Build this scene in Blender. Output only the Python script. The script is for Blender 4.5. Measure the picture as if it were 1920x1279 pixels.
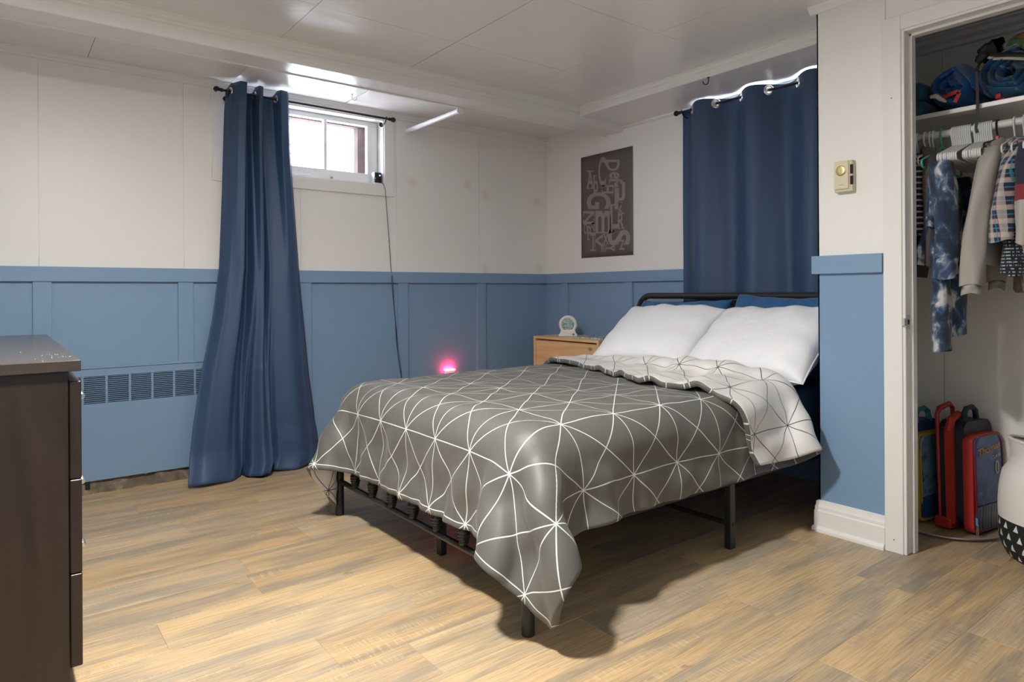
import bpy, bmesh, math, random
import numpy as np
from mathutils import Vector, Matrix
random.seed(7)
S = bpy.context.scene
COL = S.collection
for o in list(bpy.data.objects):
    bpy.data.objects.remove(o)

# ------------------------------------------------------------------ camera
F_PX, YAW, ROLL = 1252.89, 0.6585, -0.0059
CAM = np.array([-3.7207, -4.3302, 1.10])
SHIFT = 92.06
FW = np.array([math.sin(YAW), math.cos(YAW), 0.0])
RT0 = np.array([math.cos(YAW), -math.sin(YAW), 0.0])
UP0 = np.array([0.0, 0.0, 1.0])
RT = RT0*math.cos(ROLL) + UP0*math.sin(ROLL)
UP = UP0*math.cos(ROLL) - RT0*math.sin(ROLL)
cd = bpy.data.cameras.new('camera')
cam = bpy.data.objects.new('camera', cd)
COL.objects.link(cam)
cd.sensor_width = 36.0
cd.lens = F_PX/1920*36.0
cd.shift_y = -SHIFT/1920
cd.clip_start = 0.02
cam.matrix_world = Matrix(((RT[0], UP[0], -FW[0], CAM[0]), (RT[1], UP[1], -FW[1], CAM[1]),
                           (RT[2], UP[2], -FW[2], CAM[2]), (0, 0, 0, 1)))
S.camera = cam

def hit(u, v, ax, val):
    """pixel of the 1920x1279 photo -> point on the plane coord[ax] = val"""
    d = FW + (u-960)/F_PX*RT - (v-639.5+SHIFT)/F_PX*UP
    t = (val-CAM[ax])/d[ax]
    return CAM + t*d

# ------------------------------------------------------------------ world, exposure
w = bpy.data.worlds.new('world'); S.world = w
w.use_nodes = True
bg = w.node_tree.nodes['Background']
bg.inputs[0].default_value = (0.80, 0.87, 1.0, 1)
bg.inputs[1].default_value = 15.0
S.view_settings.view_transform = 'Standard'
S.view_settings.look = 'None'
S.view_settings.gamma = 1.0
S.view_settings.exposure = 0.25
S.view_settings.use_curve_mapping = False

LAMP = Vector((-3.32, -2.72, 2.372))
LAMP_W = 75.0
ld = bpy.data.lights.new('ceiling_lamp_light', 'AREA')
ld.shape = 'DISK'; ld.size = 0.22; ld.energy = LAMP_W; ld.color = (1.0, 0.985, 0.955)
lo = bpy.data.objects.new('ceiling_lamp_light', ld); COL.objects.link(lo)
lo.location = LAMP + Vector((0, 0, -0.012))
# daylight portals just outside the two basement windows
for nm, loc, rot, sx, sy in (('window_portal', (-2.06, 0.30, 2.1), (math.pi/2, 0, math.pi), 1.0, 0.42),
                             ('window_portal', (0.30, -1.95, 2.1), (math.pi/2, 0, math.pi/2), 0.9, 0.42)):
    pd = bpy.data.lights.new(nm, 'AREA'); pd.shape = 'RECTANGLE'; pd.size = sx; pd.size_y = sy
    pd.cycles.is_portal = True
    po = bpy.data.objects.new(nm, pd); COL.objects.link(po); po.location = loc; po.rotation_euler = rot

# ------------------------------------------------------------------ helpers
ORG = {}
class MB:
    """collects world-space geometry for ONE mesh object"""
    def __init__(s): s.v = []; s.f = []; s.m = []; s.mi = 0; s.uv = None
    def add(s, vs, fs):
        n = len(s.v); s.v += [tuple(map(float, p)) for p in vs]
        for f in fs: s.f.append(tuple(i+n for i in f)); s.m.append(s.mi)
        return s
    def box(s, x0, x1, y0, y1, z0, z1):
        if x0 > x1: x0, x1 = x1, x0
        if y0 > y1: y0, y1 = y1, y0
        if z0 > z1: z0, z1 = z1, z0
        vs = [(x, y, z) for x in (x0, x1) for y in (y0, y1) for z in (z0, z1)]
        return s.add(vs, [(0, 1, 3, 2), (4, 6, 7, 5), (0, 4, 5, 1), (2, 3, 7, 6), (0, 2, 6, 4), (1, 5, 7, 3)])
    def rbox(s, x0, x1, y0, y1, z0, z1, r=0.003, seg=2):
        bm = bmesh.new()
        bmesh.ops.create_cube(bm, size=1)
        for v in bm.verts:
            v.co = Vector(((x0+x1)/2+v.co.x*abs(x1-x0), (y0+y1)/2+v.co.y*abs(y1-y0), (z0+z1)/2+v.co.z*abs(z1-z0)))
        bmesh.ops.bevel(bm, geom=bm.edges[:], offset=r, segments=seg, profile=0.5, affect='EDGES')
        bm.verts.index_update()
        s.add([v.co[:] for v in bm.verts], [[v.index for v in f.verts] for f in bm.faces]); bm.free()
        return s
    def tube(s, path, r, n=12, cap=True, closed=False):
        P = [np.array(p, float) for p in path]; L = len(P)
        rs = r if hasattr(r, '__len__') else [r]*L
        tang = []
        for i in range(L):
            a = P[(i-1) % L] if (closed or i > 0) else P[i]
            b = P[(i+1) % L] if (closed or i < L-1) else P[i]
            t = b-a; tang.append(t/(np.linalg.norm(t)+1e-12))
        ref = np.array([0, 0, 1.0]) if abs(tang[0][2]) < 0.9 else np.array([1.0, 0, 0])
        u = np.cross(tang[0], ref); u /= np.linalg.norm(u)
        vs = []
        for i in range(L):
            t = tang[i]; u = u-t*np.dot(u, t); u /= np.linalg.norm(u)+1e-12; w2 = np.cross(t, u)
            for k in range(n):
                a = 2*math.pi*k/n
                vs.append(P[i]+rs[i]*(math.cos(a)*u+math.sin(a)*w2))
        fs = []
        for i in range(L if closed else L-1):
            j = (i+1) % L
            for k in range(n):
                k2 = (k+1) % n
                fs.append((i*n+k, i*n+k2, j*n+k2, j*n+k))
        if cap and not closed:
            fs.append(tuple(range(n))[::-1]); fs.append(tuple((L-1)*n+k for k in range(n)))
        return s.add(vs, fs)
    def cyl(s, p0, p1, r, n=16): return s.tube([p0, p1], r, n)
    def lathe(s, prof, c, axis=(0, 0, 1), n=24):
        """prof: (radius, height) along axis from c"""
        ax = Vector(axis).normalized()
        u = ax.orthogonal().normalized(); w2 = ax.cross(u)
        vs = []; L = len(prof)
        for r, h in prof:
            for k in range(n):
                a = 2*math.pi*k/n
                vs.append(Vector(c)+ax*h+(u*math.cos(a)+w2*math.sin(a))*r)
        fs = [(i*n+k, i*n+(k+1) % n, (i+1)*n+(k+1) % n, (i+1)*n+k) for i in range(L-1) for k in range(n)]
        if prof[0][0] > 1e-5: fs.append(tuple(range(n))[::-1])
        if prof[-1][0] > 1e-5: fs.append(tuple((L-1)*n+k for k in range(n)))
        return s.add(vs, fs)
    def grid(s, fn, nu, nv, wrapu=False, flip=False):
        vs = [fn(i/(nu if wrapu else nu-1), j/(nv-1)) for j in range(nv) for i in range(nu)]
        fs = []
        for j in range(nv-1):
            for i in range(nu if wrapu else nu-1):
                i2 = (i+1) % nu
                q = (j*nu+i, j*nu+i2, (j+1)*nu+i2, (j+1)*nu+i)
                fs.append(q[::-1] if flip else q)
        return s.add(vs, fs)
    def prism(s, poly, fn):
        """poly: 2D outline (ccw); fn(a, b, side) -> 3D, side 0/1"""
        n = len(poly)
        vs = [fn(a, b, 0) for a, b in poly]+[fn(a, b, 1) for a, b in poly]
        fs = [tuple(range(n))[::-1], tuple(range(n, 2*n))]+[(k, (k+1) % n, n+(k+1) % n, n+k) for k in range(n)]
        return s.add(vs, fs)
    def xf(s, M, start=0):
        s.v = s.v[:start]+[tuple(M @ Vector(p)) for p in s.v[start:]]
        return s
    def build(s, name, mat, parent=None, smooth=False, label=None, kind=None, fixn=True, origin=None):
        me = bpy.data.meshes.new(name)
        if parent is not None: o3 = ORG[parent.name]
        elif origin is not None: o3 = Vector(origin)
        else:
            a = np.array(s.v); o3 = Vector(((a[:, 0].min()+a[:, 0].max())/2, (a[:, 1].min()+a[:, 1].max())/2, a[:, 2].min()))
        me.from_pydata([(p[0]-o3[0], p[1]-o3[1], p[2]-o3[2]) for p in s.v], [], s.f)
        mats = mat if isinstance(mat, (list, tuple)) else [mat]
        for m in mats: me.materials.append(m)
        if len(mats) > 1: me.polygons.foreach_set('material_index', s.m)
        if s.uv is not None:
            lay = me.uv_layers.new(name='pattern')
            for l in me.loops: lay.data[l.index].uv = s.uv[l.vertex_index]
        if fixn:
            bm = bmesh.new(); bm.from_mesh(me); bmesh.ops.recalc_face_normals(bm, faces=bm.faces[:]); bm.to_mesh(me); bm.free()
        if smooth:
            me.polygons.foreach_set('use_smooth', [True]*len(me.polygons))
            if smooth != 'all': me.set_sharp_from_angle(angle=math.radians(smooth if not isinstance(smooth, bool) else 40))
        ob = bpy.data.objects.new(name, me); COL.objects.link(ob)
        if parent is not None: ob.parent = parent; ORG[ob.name] = o3
        else: ob.location = o3; ORG[ob.name] = o3
        if label: ob['label'] = label
        if kind: ob['kind'] = kind
        return ob

def thing(name, label, cat, loc, group=None):
    o = bpy.data.objects.new(name, None); COL.objects.link(o)
    o.empty_display_size = 0.05
    o.location = loc; ORG[o.name] = Vector(loc)
    o['label'] = label; o['category'] = cat
    if group: o['group'] = group
    return o
def tag(o, label, cat, group=None):
    o['label'] = label; o['category'] = cat
    if group: o['group'] = group
    return o
def struct(name, loc=(0, 0, 0)):
    o = bpy.data.objects.new(name, None); COL.objects.link(o); o.location = loc; ORG[o.name] = Vector(loc)
    o['kind'] = 'structure'
    return o
def copy_tree(o, dloc, parent=None):
    c = o.copy(); COL.objects.link(c)
    if parent is None: c.location = Vector(o.location)+Vector(dloc)
    else: c.parent = parent
    for ch in o.children: copy_tree(ch, dloc, c)
    return c
def lerp(pts, t):
    for (a, b), (c, d) in zip(pts, pts[1:]):
        if t <= c: return b+(d-b)*max(0, min(1, (t-a)/(c-a))) if c > a else d
    return pts[-1][1]
def smoothlerp(pts, t):
    for (a, b), (c, d) in zip(pts, pts[1:]):
        if t <= c:
            q = max(0, min(1, (t-a)/(c-a))); q = q*q*(3-2*q); return b+(d-b)*q
    return pts[-1][1]

# ------------------------------------------------------------------ materials
def srgb(r, g, b):
    f = lambda c: (c/255/12.92) if c/255 <= 0.04045 else ((c/255+0.055)/1.055)**2.4
    return (f(r), f(g), f(b), 1)
class NT:
    def __init__(s, name):
        s.m = bpy.data.materials.new(name); s.m.use_nodes = True; s.t = s.m.node_tree
        s.b = s.t.nodes['Principled BSDF']
    def n(s, kind, **kw):
        nd = s.t.nodes.new(kind)
        for k, v in kw.items():
            if k.startswith('i_'): nd.inputs[k[2:].replace('_', ' ')].default_value = v
            elif k.startswith('n_'): nd.inputs[int(k[2:])].default_value = v
            else: setattr(nd, k, v)
        return nd
    def l(s, a, b): s.t.links.new(a, b)
    def math(s, op, a, b=None):
        nd = s.t.nodes.new('ShaderNodeMath'); nd.operation = op
        for i, q in enumerate((a, b)):
            if q is None: continue
            if isinstance(q, (int, float)): nd.inputs[i].default_value = q
            else: s.l(q, nd.inputs[i])
        return nd.outputs[0]
    def mix(s, fac, a, b, blend='MIX'):
        nd = s.t.nodes.new('ShaderNodeMix'); nd.data_type = 'RGBA'; nd.blend_type = blend
        for sock, q in ((nd.inputs['Factor'], fac), (nd.inputs['A'], a), (nd.inputs['B'], b)):
            if isinstance(q, (int, float, tuple)): sock.default_value = q
            else: s.l(q, sock)
        return nd.outputs['Result']
    def ramp(s, fac, stops):
        nd = s.t.nodes.new('ShaderNodeValToRGB'); e = nd.color_ramp.elements
        while len(e) < len(stops): e.new(0.5)
        for i, (p, c) in enumerate(stops): e[i].position = p; e[i].color = c
        s.l(fac, nd.inputs[0]); return nd.outputs[0]
    def coord(s, scale=(1, 1, 1), kind='Object', loc=None):
        tc = s.n('ShaderNodeTexCoord'); mp = s.n('ShaderNodeMapping')
        mp.inputs['Scale'].default_value = scale
        if loc is not None: mp.inputs['Location'].default_value = loc
        s.l(tc.outputs[kind], mp.inputs['Vector']); return mp.outputs[0]
    def noise(s, vec, scale, detail=4, rough=0.5, dist=0.0):
        nd = s.n('ShaderNodeTexNoise'); nd.inputs['Scale'].default_value = scale; nd.inputs['Detail'].default_value = detail
        nd.inputs['Roughness'].default_value = rough; nd.inputs['Distortion'].default_value = dist
        if vec is not None: s.l(vec, nd.inputs['Vector'])
        return nd
    def bump(s, h, strength=0.2, dist=0.002):
        nd = s.n('ShaderNodeBump'); nd.inputs['Strength'].default_value = strength; nd.inputs['Distance'].default_value = dist
        s.l(h, nd.inputs['Height']); s.l(nd.outputs[0], s.b.inputs['Normal']); return nd
    def base(s, c):
        if isinstance(c, tuple): s.b.inputs['Base Color'].default_value = c
        else: s.l(c, s.b.inputs['Base Color'])
    def rough(s, r): s.b.inputs['Roughness'].default_value = r
def plain(name, c, r=0.5, metal=0.0, bump=None, var=0.0, sheen=0.0, spec=None, emit=None):
    k = NT(name); k.base(c); k.rough(r); k.b.inputs['Metallic'].default_value = metal
    if spec is not None: k.b.inputs['Specular IOR Level'].default_value = spec
    if var:
        nz = k.noise(k.coord(), 6.0, 5)
        k.base(k.mix(nz.outputs['Fac'], tuple(q*(1-var) for q in c[:3])+(1,), tuple(min(1, q*(1+var)) for q in c[:3])+(1,)))
    if bump:
        sc, st, di = bump; k.bump(k.noise(k.coord(), sc, 4).outputs['Fac'], st, di)
    if sheen: k.b.inputs['Sheen Weight'].default_value = sheen
    if emit:
        k.b.inputs['Emission Color'].default_value = emit[0]; k.b.inputs['Emission Strength'].default_value = emit[1]
    return k.m

MT = {}
WHITE = (0.80, 0.765, 0.715, 1)
def wall_white():
    k = NT('wall_white_paint'); c = k.coord()
    nz = k.noise(c, 1.6, 3); k.base(k.mix(nz.outputs['Fac'], (0.845, 0.825, 0.785, 1), (0.875, 0.855, 0.82, 1)))
    k.rough(0.42); k.bump(k.noise(c, 60, 4).outputs['Fac'], 0.08, 0.001); return k.m
MT['wall'] = wall_white()
def wall_patched(org, spots):
    k = NT('wall_white_paint_filled'); c = k.coord()
    nz = k.noise(c, 1.6, 3); col = k.mix(nz.outputs['Fac'], (0.845, 0.825, 0.785, 1), (0.875, 0.855, 0.82, 1))
    n2 = k.noise(c, 38, 4, 0.6).outputs['Fac']
    for p, r in spots:
        vm = k.n('ShaderNodeVectorMath', operation='DISTANCE'); k.l(c, vm.inputs[0]); vm.inputs[1].default_value = tuple(p[i]-org[i] for i in range(3))
        dd = k.math('ADD', k.math('MULTIPLY', vm.outputs['Value'], 1/r), k.math('MULTIPLY', k.math('SUBTRACT', n2, 0.5), 1.3))
        f = k.ramp(dd, [(0.35, (1, 1, 1, 1)), (1.0, (0, 0, 0, 1))])
        col = k.mix(k.math('MULTIPLY', f, 0.55), col, (0.78, 0.66, 0.50, 1))
    k.base(col); k.rough(0.42); k.bump(k.noise(c, 60, 4).outputs['Fac'], 0.08, 0.001); return k.m
def ceil_white():
    k = NT('ceiling_gloss_paint'); c = k.coord()
    k.base((0.86, 0.84, 0.81, 1)); k.rough(0.22)
    a = k.noise(c, 9, 3).outputs['Fac']; b = k.noise(c, 70, 4).outputs['Fac']
    k.bump(k.math('ADD', k.math('MULTIPLY', a, 1.2), k.math('MULTIPLY', b, 0.35)), 0.35, 0.004); return k.m
MT['ceil'] = ceil_white()
MT['trim'] = plain('trim_white_gloss', (0.84, 0.82, 0.785, 1), 0.25, bump=(25, 0.04, 0.001))
MT['trimw'] = plain('window_white_paint', (0.82, 0.81, 0.79, 1), 0.35, bump=(30, 0.08, 0.001))
def blue():
    k = NT('wainscot_blue_paint'); c = k.coord()
    nz = k.noise(c, 3, 3)
    k.base(k.mix(nz.outputs['Fac'], (0.205, 0.325, 0.485, 1), (0.220, 0.345, 0.51, 1))); k.rough(0.42)
    k.bump(k.noise(k.coord((1, 1, 2.2)), 35, 5).outputs['Fac'], 0.16, 0.002); return k.m
MT['blue'] = blue()
MT['blue_smooth'] = plain('blue_trim_paint', (0.213, 0.335, 0.497, 1), 0.38, bump=(30, 0.04, 0.001))
MT['dark_gap'] = plain('dark_void', (0.02, 0.02, 0.02, 1), 0.9)
def stone():
    k = NT('rough_footing_stone'); c = k.coord()
    n1 = k.noise(c, 9, 8, 0.65, 0.8).outputs['Fac']; n2 = k.noise(c, 45, 6, 0.7).outputs['Fac']
    col = k.ramp(n1, [(0.25, srgb(74, 66, 58)), (0.5, srgb(132, 120, 104)), (0.72, srgb(188, 172, 148))])
    k.base(k.mix(k.math('MULTIPLY', n2, 0.45), col, srgb(92, 78, 62))); k.rough(0.9)
    k.bump(k.math('ADD', n1, n2), 0.9, 0.012); return k.m
MT['stone'] = stone()
def planks():
    k = NT('vinyl_plank'); oi = k.n('ShaderNodeObjectInfo')
    tc = k.n('ShaderNodeTexCoord'); cb = k.n('ShaderNodeCombineXYZ')
    k.l(k.math('MULTIPLY', oi.outputs['Random'], 37.0), cb.inputs[0]); k.l(k.math('MULTIPLY', oi.outputs['Random'], 91.0), cb.inputs[1])
    ad = k.n('ShaderNodeVectorMath', operation='ADD'); k.l(tc.outputs['Object'], ad.inputs[0]); k.l(cb.outputs[0], ad.inputs[1])
    def mp(sc):
        m = k.n('ShaderNodeMapping'); m.inputs['Scale'].default_value = sc; k.l(ad.outputs[0], m.inputs['Vector']); return m.outputs[0]
    big = k.noise(mp((1.1, 7.5, 1)), 1.5, 5, 0.55, 0.6).outputs['Fac']
    grain = k.noise(mp((2.2, 70, 1)), 2.0, 7, 0.62, 0.35).outputs['Fac']
    fine = k.noise(mp((9, 260, 1)), 1.0, 4, 0.6).outputs['Fac']
    knot = k.noise(mp((2.6, 11, 1)), 1.7, 3, 0.5, 1.6).outputs['Fac']
    saw = k.noise(mp((130, 9, 1)), 1.0, 2, 0.5).outputs['Fac']
    tan = k.mix(oi.outputs['Random'], srgb(210, 176, 128), srgb(226, 194, 146))
    grey = k.mix(oi.outputs['Random'], srgb(150, 139, 122), srgb(178, 164, 142))
    fac = k.ramp(big, [(0.42, (0, 0, 0, 1)), (0.62, (1, 1, 1, 1))])
    rnd = k.math('MULTIPLY', k.math('FRACT', k.math('MULTIPLY', oi.outputs['Random'], 17.3)), 0.36)
    c = k.mix(k.math('MINIMUM', k.math('ADD', k.math('MULTIPLY', fac, 0.7), rnd), 1.0), tan, grey)
    c = k.mix(k.math('MULTIPLY', k.ramp(grain, [(0.42, (0, 0, 0, 1)), (0.68, (1, 1, 1, 1))]), 0.55), c, srgb(132, 106, 78))
    c = k.mix(k.math('MULTIPLY', k.ramp(fine, [(0.5, (0, 0, 0, 1)), (0.75, (1, 1, 1, 1))]), 0.42), c, srgb(118, 94, 68))
    c = k.mix(k.math('MULTIPLY', k.ramp(knot, [(0.70, (0, 0, 0, 1)), (0.80, (1, 1, 1, 1))]), 0.7), c, srgb(96, 78, 62))
    band = k.ramp(k.noise(mp((0.6, 9, 1)), 2.2, 2).outputs['Fac'], [(0.56, (0, 0, 0, 1)), (0.64, (1, 1, 1, 1))])
    sw = k.math('MULTIPLY', k.math('MULTIPLY', band, k.ramp(saw, [(0.48, (0, 0, 0, 1)), (0.6, (1, 1, 1, 1))])), 0.3)
    c = k.mix(sw, c, srgb(226, 204, 172))
    k.base(c); k.rough(0.42)
    k.bump(k.math('ADD', grain, k.math('MULTIPLY', fine, 0.6)), 0.18, 0.0015); return k.m
MT['plank'] = planks()
MT['subfloor'] = plain('subfloor_dark', (0.06, 0.045, 0.03, 1), 0.9)
def wood(name, c1, c2, c3, sc=(1, 14, 14), rough=0.4, knots=False):
    k = NT(name); v = k.coord(sc)
    g = k.noise(v, 2.0, 6, 0.6, 0.8).outputs['Fac']; f = k.noise(k.coord(tuple(q*6 for q in sc)), 2.5, 4, 0.6).outputs['Fac']
    c = k.ramp(g, [(0.3, c1), (0.55, c2), (0.8, c3)])
    c = k.mix(k.math('MULTIPLY', f, 0.3), c, c1)
    if knots:
        vo = k.n('ShaderNodeTexVoronoi'); vo.inputs['Scale'].default_value = 5.0
        k.l(k.coord((1, 1, 1.6)), vo.inputs['Vector'])
        ring = k.ramp(vo.outputs['Distance'], [(0.0, (1, 1, 1, 1)), (0.09, (0.8, 0.8, 0.8, 1)), (0.13, (0, 0, 0, 1))])
        c = k.mix(k.math('MULTIPLY', ring, 0.75), c, srgb(122, 74, 38))
    k.base(c); k.rough(rough); k.bump(f, 0.08, 0.001); return k.m
MT['pine'] = wood('pine_wood', srgb(214, 172, 116), srgb(234, 198, 144), srgb(242, 212, 164), (12, 1.2, 12), 0.45, True)
MT['dresser'] = wood('espresso_veneer', srgb(34, 25, 20), srgb(46, 34, 28), srgb(56, 42, 34), (9, 9, 0.8), 0.38)
MT['dresser_top'] = wood('espresso_veneer_top', srgb(52, 44, 39), srgb(64, 54, 47), srgb(80, 67, 57), (1.2, 16, 9), 0.22)
MT['metal_black'] = plain('black_powder_coat', (0.022, 0.021, 0.020, 1), 0.38, bump=(250, 0.05, 0.0005))
MT['iron'] = plain('black_iron', (0.015, 0.015, 0.016, 1), 0.45, metal=0.3)
MT['chrome'] = plain('brushed_nickel', (0.72, 0.70, 0.66, 1), 0.25, metal=1.0)
MT['brass'] = plain('pale_brass', (0.78, 0.64, 0.34, 1), 0.28, metal=1.0)
MT['grommet'] = plain('silver_grommet', (0.75, 0.72, 0.66, 1), 0.22, metal=1.0)
def curtain_mat():
    k = NT('navy_blackout_cloth'); c = k.coord()
    k.base(k.mix(k.noise(c, 3, 3).outputs['Fac'], (0.027, 0.063, 0.140, 1), (0.033, 0.074, 0.160, 1))); k.rough(0.55)
    k.b.inputs['Sheen Weight'].default_value = 0.03
    a = k.noise(k.coord((3, 3, 1.2)), 5, 4).outputs['Fac']; f = k.noise(k.coord((300, 300, 300)), 1, 2).outputs['Fac']
    k.bump(k.math('ADD', a, k.math('MULTIPLY', f, 0.05)), 0.25, 0.01); return k.m
MT['curtain'] = curtain_mat()
MT['pillow'] = plain('white_cotton', (0.88, 0.885, 0.91, 1), 0.75, sheen=0.1, bump=(9, 0.45, 0.016))
MT['pillow_blue'] = plain('blue_cotton', (0.018, 0.105, 0.27, 1), 0.75, sheen=0.2, bump=(12, 0.35, 0.014))
MT['sheet_blue'] = plain('navy_fitted_sheet', (0.02, 0.07, 0.16, 1), 0.8, bump=(14, 0.3, 0.01))
def duvet_mat(name, basec, linec, spec):
    k = NT(name); uv = k.n('ShaderNodeUVMap', uv_map='pattern')
    sp = k.n('ShaderNodeSeparateXYZ'); k.l(uv.outputs[0], sp.inputs[0]); a, b = sp.outputs[0], sp.outputs[1]
    def dist(e):  # distance to nearest integer
        return k.math('ABSOLUTE', k.math('SUBTRACT', k.math('FRACT', k.math('ADD', e, 0.5)), 0.5))
    wl = 0.0017; DX, DY = 0.255, 0.2277; DG = 1/math.sqrt(1/DX**2+1/DY**2)
    ds = [(dist(a), DX), (dist(b), DY), (dist(k.math('ADD', a, b)), DG), (dist(k.math('SUBTRACT', a, b)), DG)]
    m = None
    for d, sc in ds:
        q = k.math('MULTIPLY', d, sc); m = q if m is None else k.math('MINIMUM', m, q)
    mr = k.n('ShaderNodeMapRange'); mr.inputs['From Min'].default_value = wl*0.8; mr.inputs['From Max'].default_value = wl*1.25
    mr.inputs['To Min'].default_value = 1; mr.inputs['To Max'].default_value = 0; k.l(m, mr.inputs['Value'])
    c = k.coord(); nz = k.noise(c, 5, 4).outputs['Fac']
    bc = k.mix(nz, tuple(q*0.93 for q in basec[:3])+(1,), tuple(q*1.07 for q in basec[:3])+(1,))
    k.base(k.mix(mr.outputs[0], bc, linec)); k.rough(0.52)
    k.b.inputs['Specular IOR Level'].default_value = spec; k.b.inputs['Sheen Weight'].default_value = 0.12
    k.bump(k.math('ADD', k.noise(k.coord((1, 1, 0.5)), 9, 4, 0.5, 0.5).outputs['Fac'], k.math('MULTIPLY', k.noise(c, 28, 3).outputs['Fac'], 0.25)), 0.28, 0.014)
    return k.m
MT['duvet'] = duvet_mat('charcoal_duvet_print', (0.122, 0.117, 0.104, 1), (0.80, 0.82, 0.78, 1), 0.5)
MT['duvet_back'] = duvet_mat('white_duvet_print', (0.80, 0.78, 0.76, 1), (0.06, 0.06, 0.06, 1), 0.3)

# ================================================================== THE ROOM
HC, HR, HB = 2.395, 1.2495, 1.1696          # ceiling, top and bottom of the blue rail
XL, YN = -4.60, -4.85                       # left wall and the wall behind the camera
XP, YP = -0.737, -2.767                     # face and corner of the closet wall
# ---- floor: planks along x
floor = MB().box(XL, 0.35, YN, 0.30, -0.10, -0.009).build('floor', MT['subfloor'])
floor['kind'] = 'structure'
PW, PL = 0.21, 1.22
joint = {4: -3.015, 6: -2.604, 8: -2.95, 9: -3.30, 11: -2.92, 15: -1.10}
pm = {}
def plank_mesh(wd, ln):
    key = (round(wd, 3), round(ln, 3))
    if key not in pm:
        b = MB(); g = 0.0002; c = 0.0006
        x0, x1, y0, y1 = g, ln-g, g, wd-g
        top = [(x0+c, y0+c, 0), (x1-c, y0+c, 0), (x1-c, y1-c, 0), (x0+c, y1-c, 0)]
        mid = [(x0, y0, -c), (x1, y0, -c), (x1, y1, -c), (x0, y1, -c)]
        bot = [(x, y, -0.010) for x, y, _ in mid]
        b.add(top+mid+bot, [(0, 1, 2, 3)]+[(4+k, 4+(k+1) % 4, (k+1) % 4, k) for k in range(4)]+[(8+k, 8+(k+1) % 4, 4+(k+1) % 4, 4+k) for k in range(4)])
        me = bpy.data.meshes.new('plank'); me.from_pydata(b.v, [], b.f); me.materials.append(MT['plank']); pm[key] = me
    return pm[key]
for r in range(0, 26):
    ya = 0.05-PW*r
    y1, y0 = min(ya, 0.05), max(ya-PW, YN)
    if y1-y0 < 0.02: continue
    j0 = joint.get(r, -3.0+((r*0.437) % 1.0)*PL)
    x = j0
    while x > XL: x -= PL
    while x < 0.30:
        a, b2 = max(x, XL), min(x+PL, 0.30)
        if b2-a > 0.02:
            o = bpy.data.objects.new('plank', plank_mesh(y1-y0, b2-a)); COL.objects.link(o)
            o.parent = floor; o.location = Vector((a, y0, 0))-ORG['floor']
        x += PL

# ---- window wall (y = 0)
WX0, WX1, WZ0, WZ1 = -2.60, -1.517, 1.868, 2.335
wb = MB()
wb.box(XL, WX0, 0.02, 0.26, 0, 2.62).box(WX1, 0.26, 0.02, 0.26, 0, 2.62).box(WX0, WX1, 0.02, 0.26, 0, WZ0).box(WX0, WX1, 0.02, 0.26, WZ1, 2.62)
wb.box(XL, WX0-0.001, 0.004, 0.021, 1.3, 2.42).box(WX1+0.001, 0.02, 0.004, 0.021, 1.3, 2.42).box(WX0, WX1, 0.004, 0.021, 1.3, WZ0-0.001)
wall_back = wb.build('wall_back', MT['wall']); wall_back['kind'] = 'structure'
# filler rubbed on the upper wall
MT['wall_patch'] = wall_patched(ORG['wall_back'], [(hit(u, v, 1, 0.0), r) for u, v, r in ((772, 341, .05), (877, 347, .05), (910, 367, .05), (1006, 379, .05), (910, 505, .05), (1010, 504, .055))])
seams = [XL, -3.536, -2.832, -2.127, -1.421, -0.693, 0.0]
for a, b in zip(seams, seams[1:]):
    g = 0.0009; a2, b2 = a+g, b-g
    m = MB()
    if b2 < WX0 or a2 > WX1: m.box(a2, b2, 0.0, 0.022, HR-0.01, HC+0.03)
    else:
        m.box(a2, b2, 0.0, 0.022, HR-0.01, WZ0); m.box(a2, b2, 0.0, 0.022, WZ1, HC+0.03)
        if a2 < WX0: m.box(a2, WX0, 0.0, 0.022, WZ0, WZ1)
        if b2 > WX1: m.box(WX1, b2, 0.0, 0.022, WZ0, WZ1)
    m.build('wall_panel', MT['wall_patch'], wall_back)
bat = [-4.222, -3.5235, -2.826, -2.103, -1.380, -0.685]
edges = [XL]+bat+[0.0]
COVER_X1 = -2.42
for a, b in zip(edges, edges[1:]):
    MB().box(a, b, 0.0, 0.022, 0.073 if b < -2.0 else 0.0, HB+0.02).build('wainscot_panel', MT['blue'], wall_back)
for x in bat:
    z0 = 0.70 if x < COVER_X1 else 0.0
    MB().rbox(x-0.0415, x+0.0415, -0.017, 0.01, z0, HB+0.002, 0.0015, 1).build('batten', MT['blue_smooth'], wall_back)
MB().rbox(XL, 0.0, -0.024, 0.01, HB, HR, 0.002, 1).build('chair_rail', MT['blue_smooth'], wall_back)
# footing that shows under the radiator cover
def foot_fn(u, v):
    x = -4.55+u*2.45; z = -0.005+0.085*v
    return (x, 0.012+0.010*math.sin(x*23)*math.sin(x*7.1+1)+0.006*math.sin(x*61+v*5)-0.012*(1-v), z)
MB().grid(foot_fn, 160, 6).build('stone_footing', MT['stone'], wall_back, smooth='all')
MB().rbox(-3.335, -3.312, -0.006, 0.03, 0.028, 0.08, 0.002, 1).build('footing_bracket', MT['dark_gap'], wall_back)
def crown(m, prof, p0, p1, ax):
    """prof: (out, down) outline; runs p0->p1 along axis ax ('x' or 'y'); 'out' sign handled by caller"""
    return m
def crown_x(x0, x1, yw, zt, s=1, d=0.028):
    pr = [(0, 0), (-0.030, 0), (-0.030, -0.006), (-0.022, -0.010), (-0.020, -0.024), (-0.012, -0.030), (-0.010, -0.042), (0, -0.046)]
    return MB().prism([(yw+s*a, zt+b) for a, b in pr], lambda a, b, q: ((x0, x1)[q], a, b))
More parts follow.
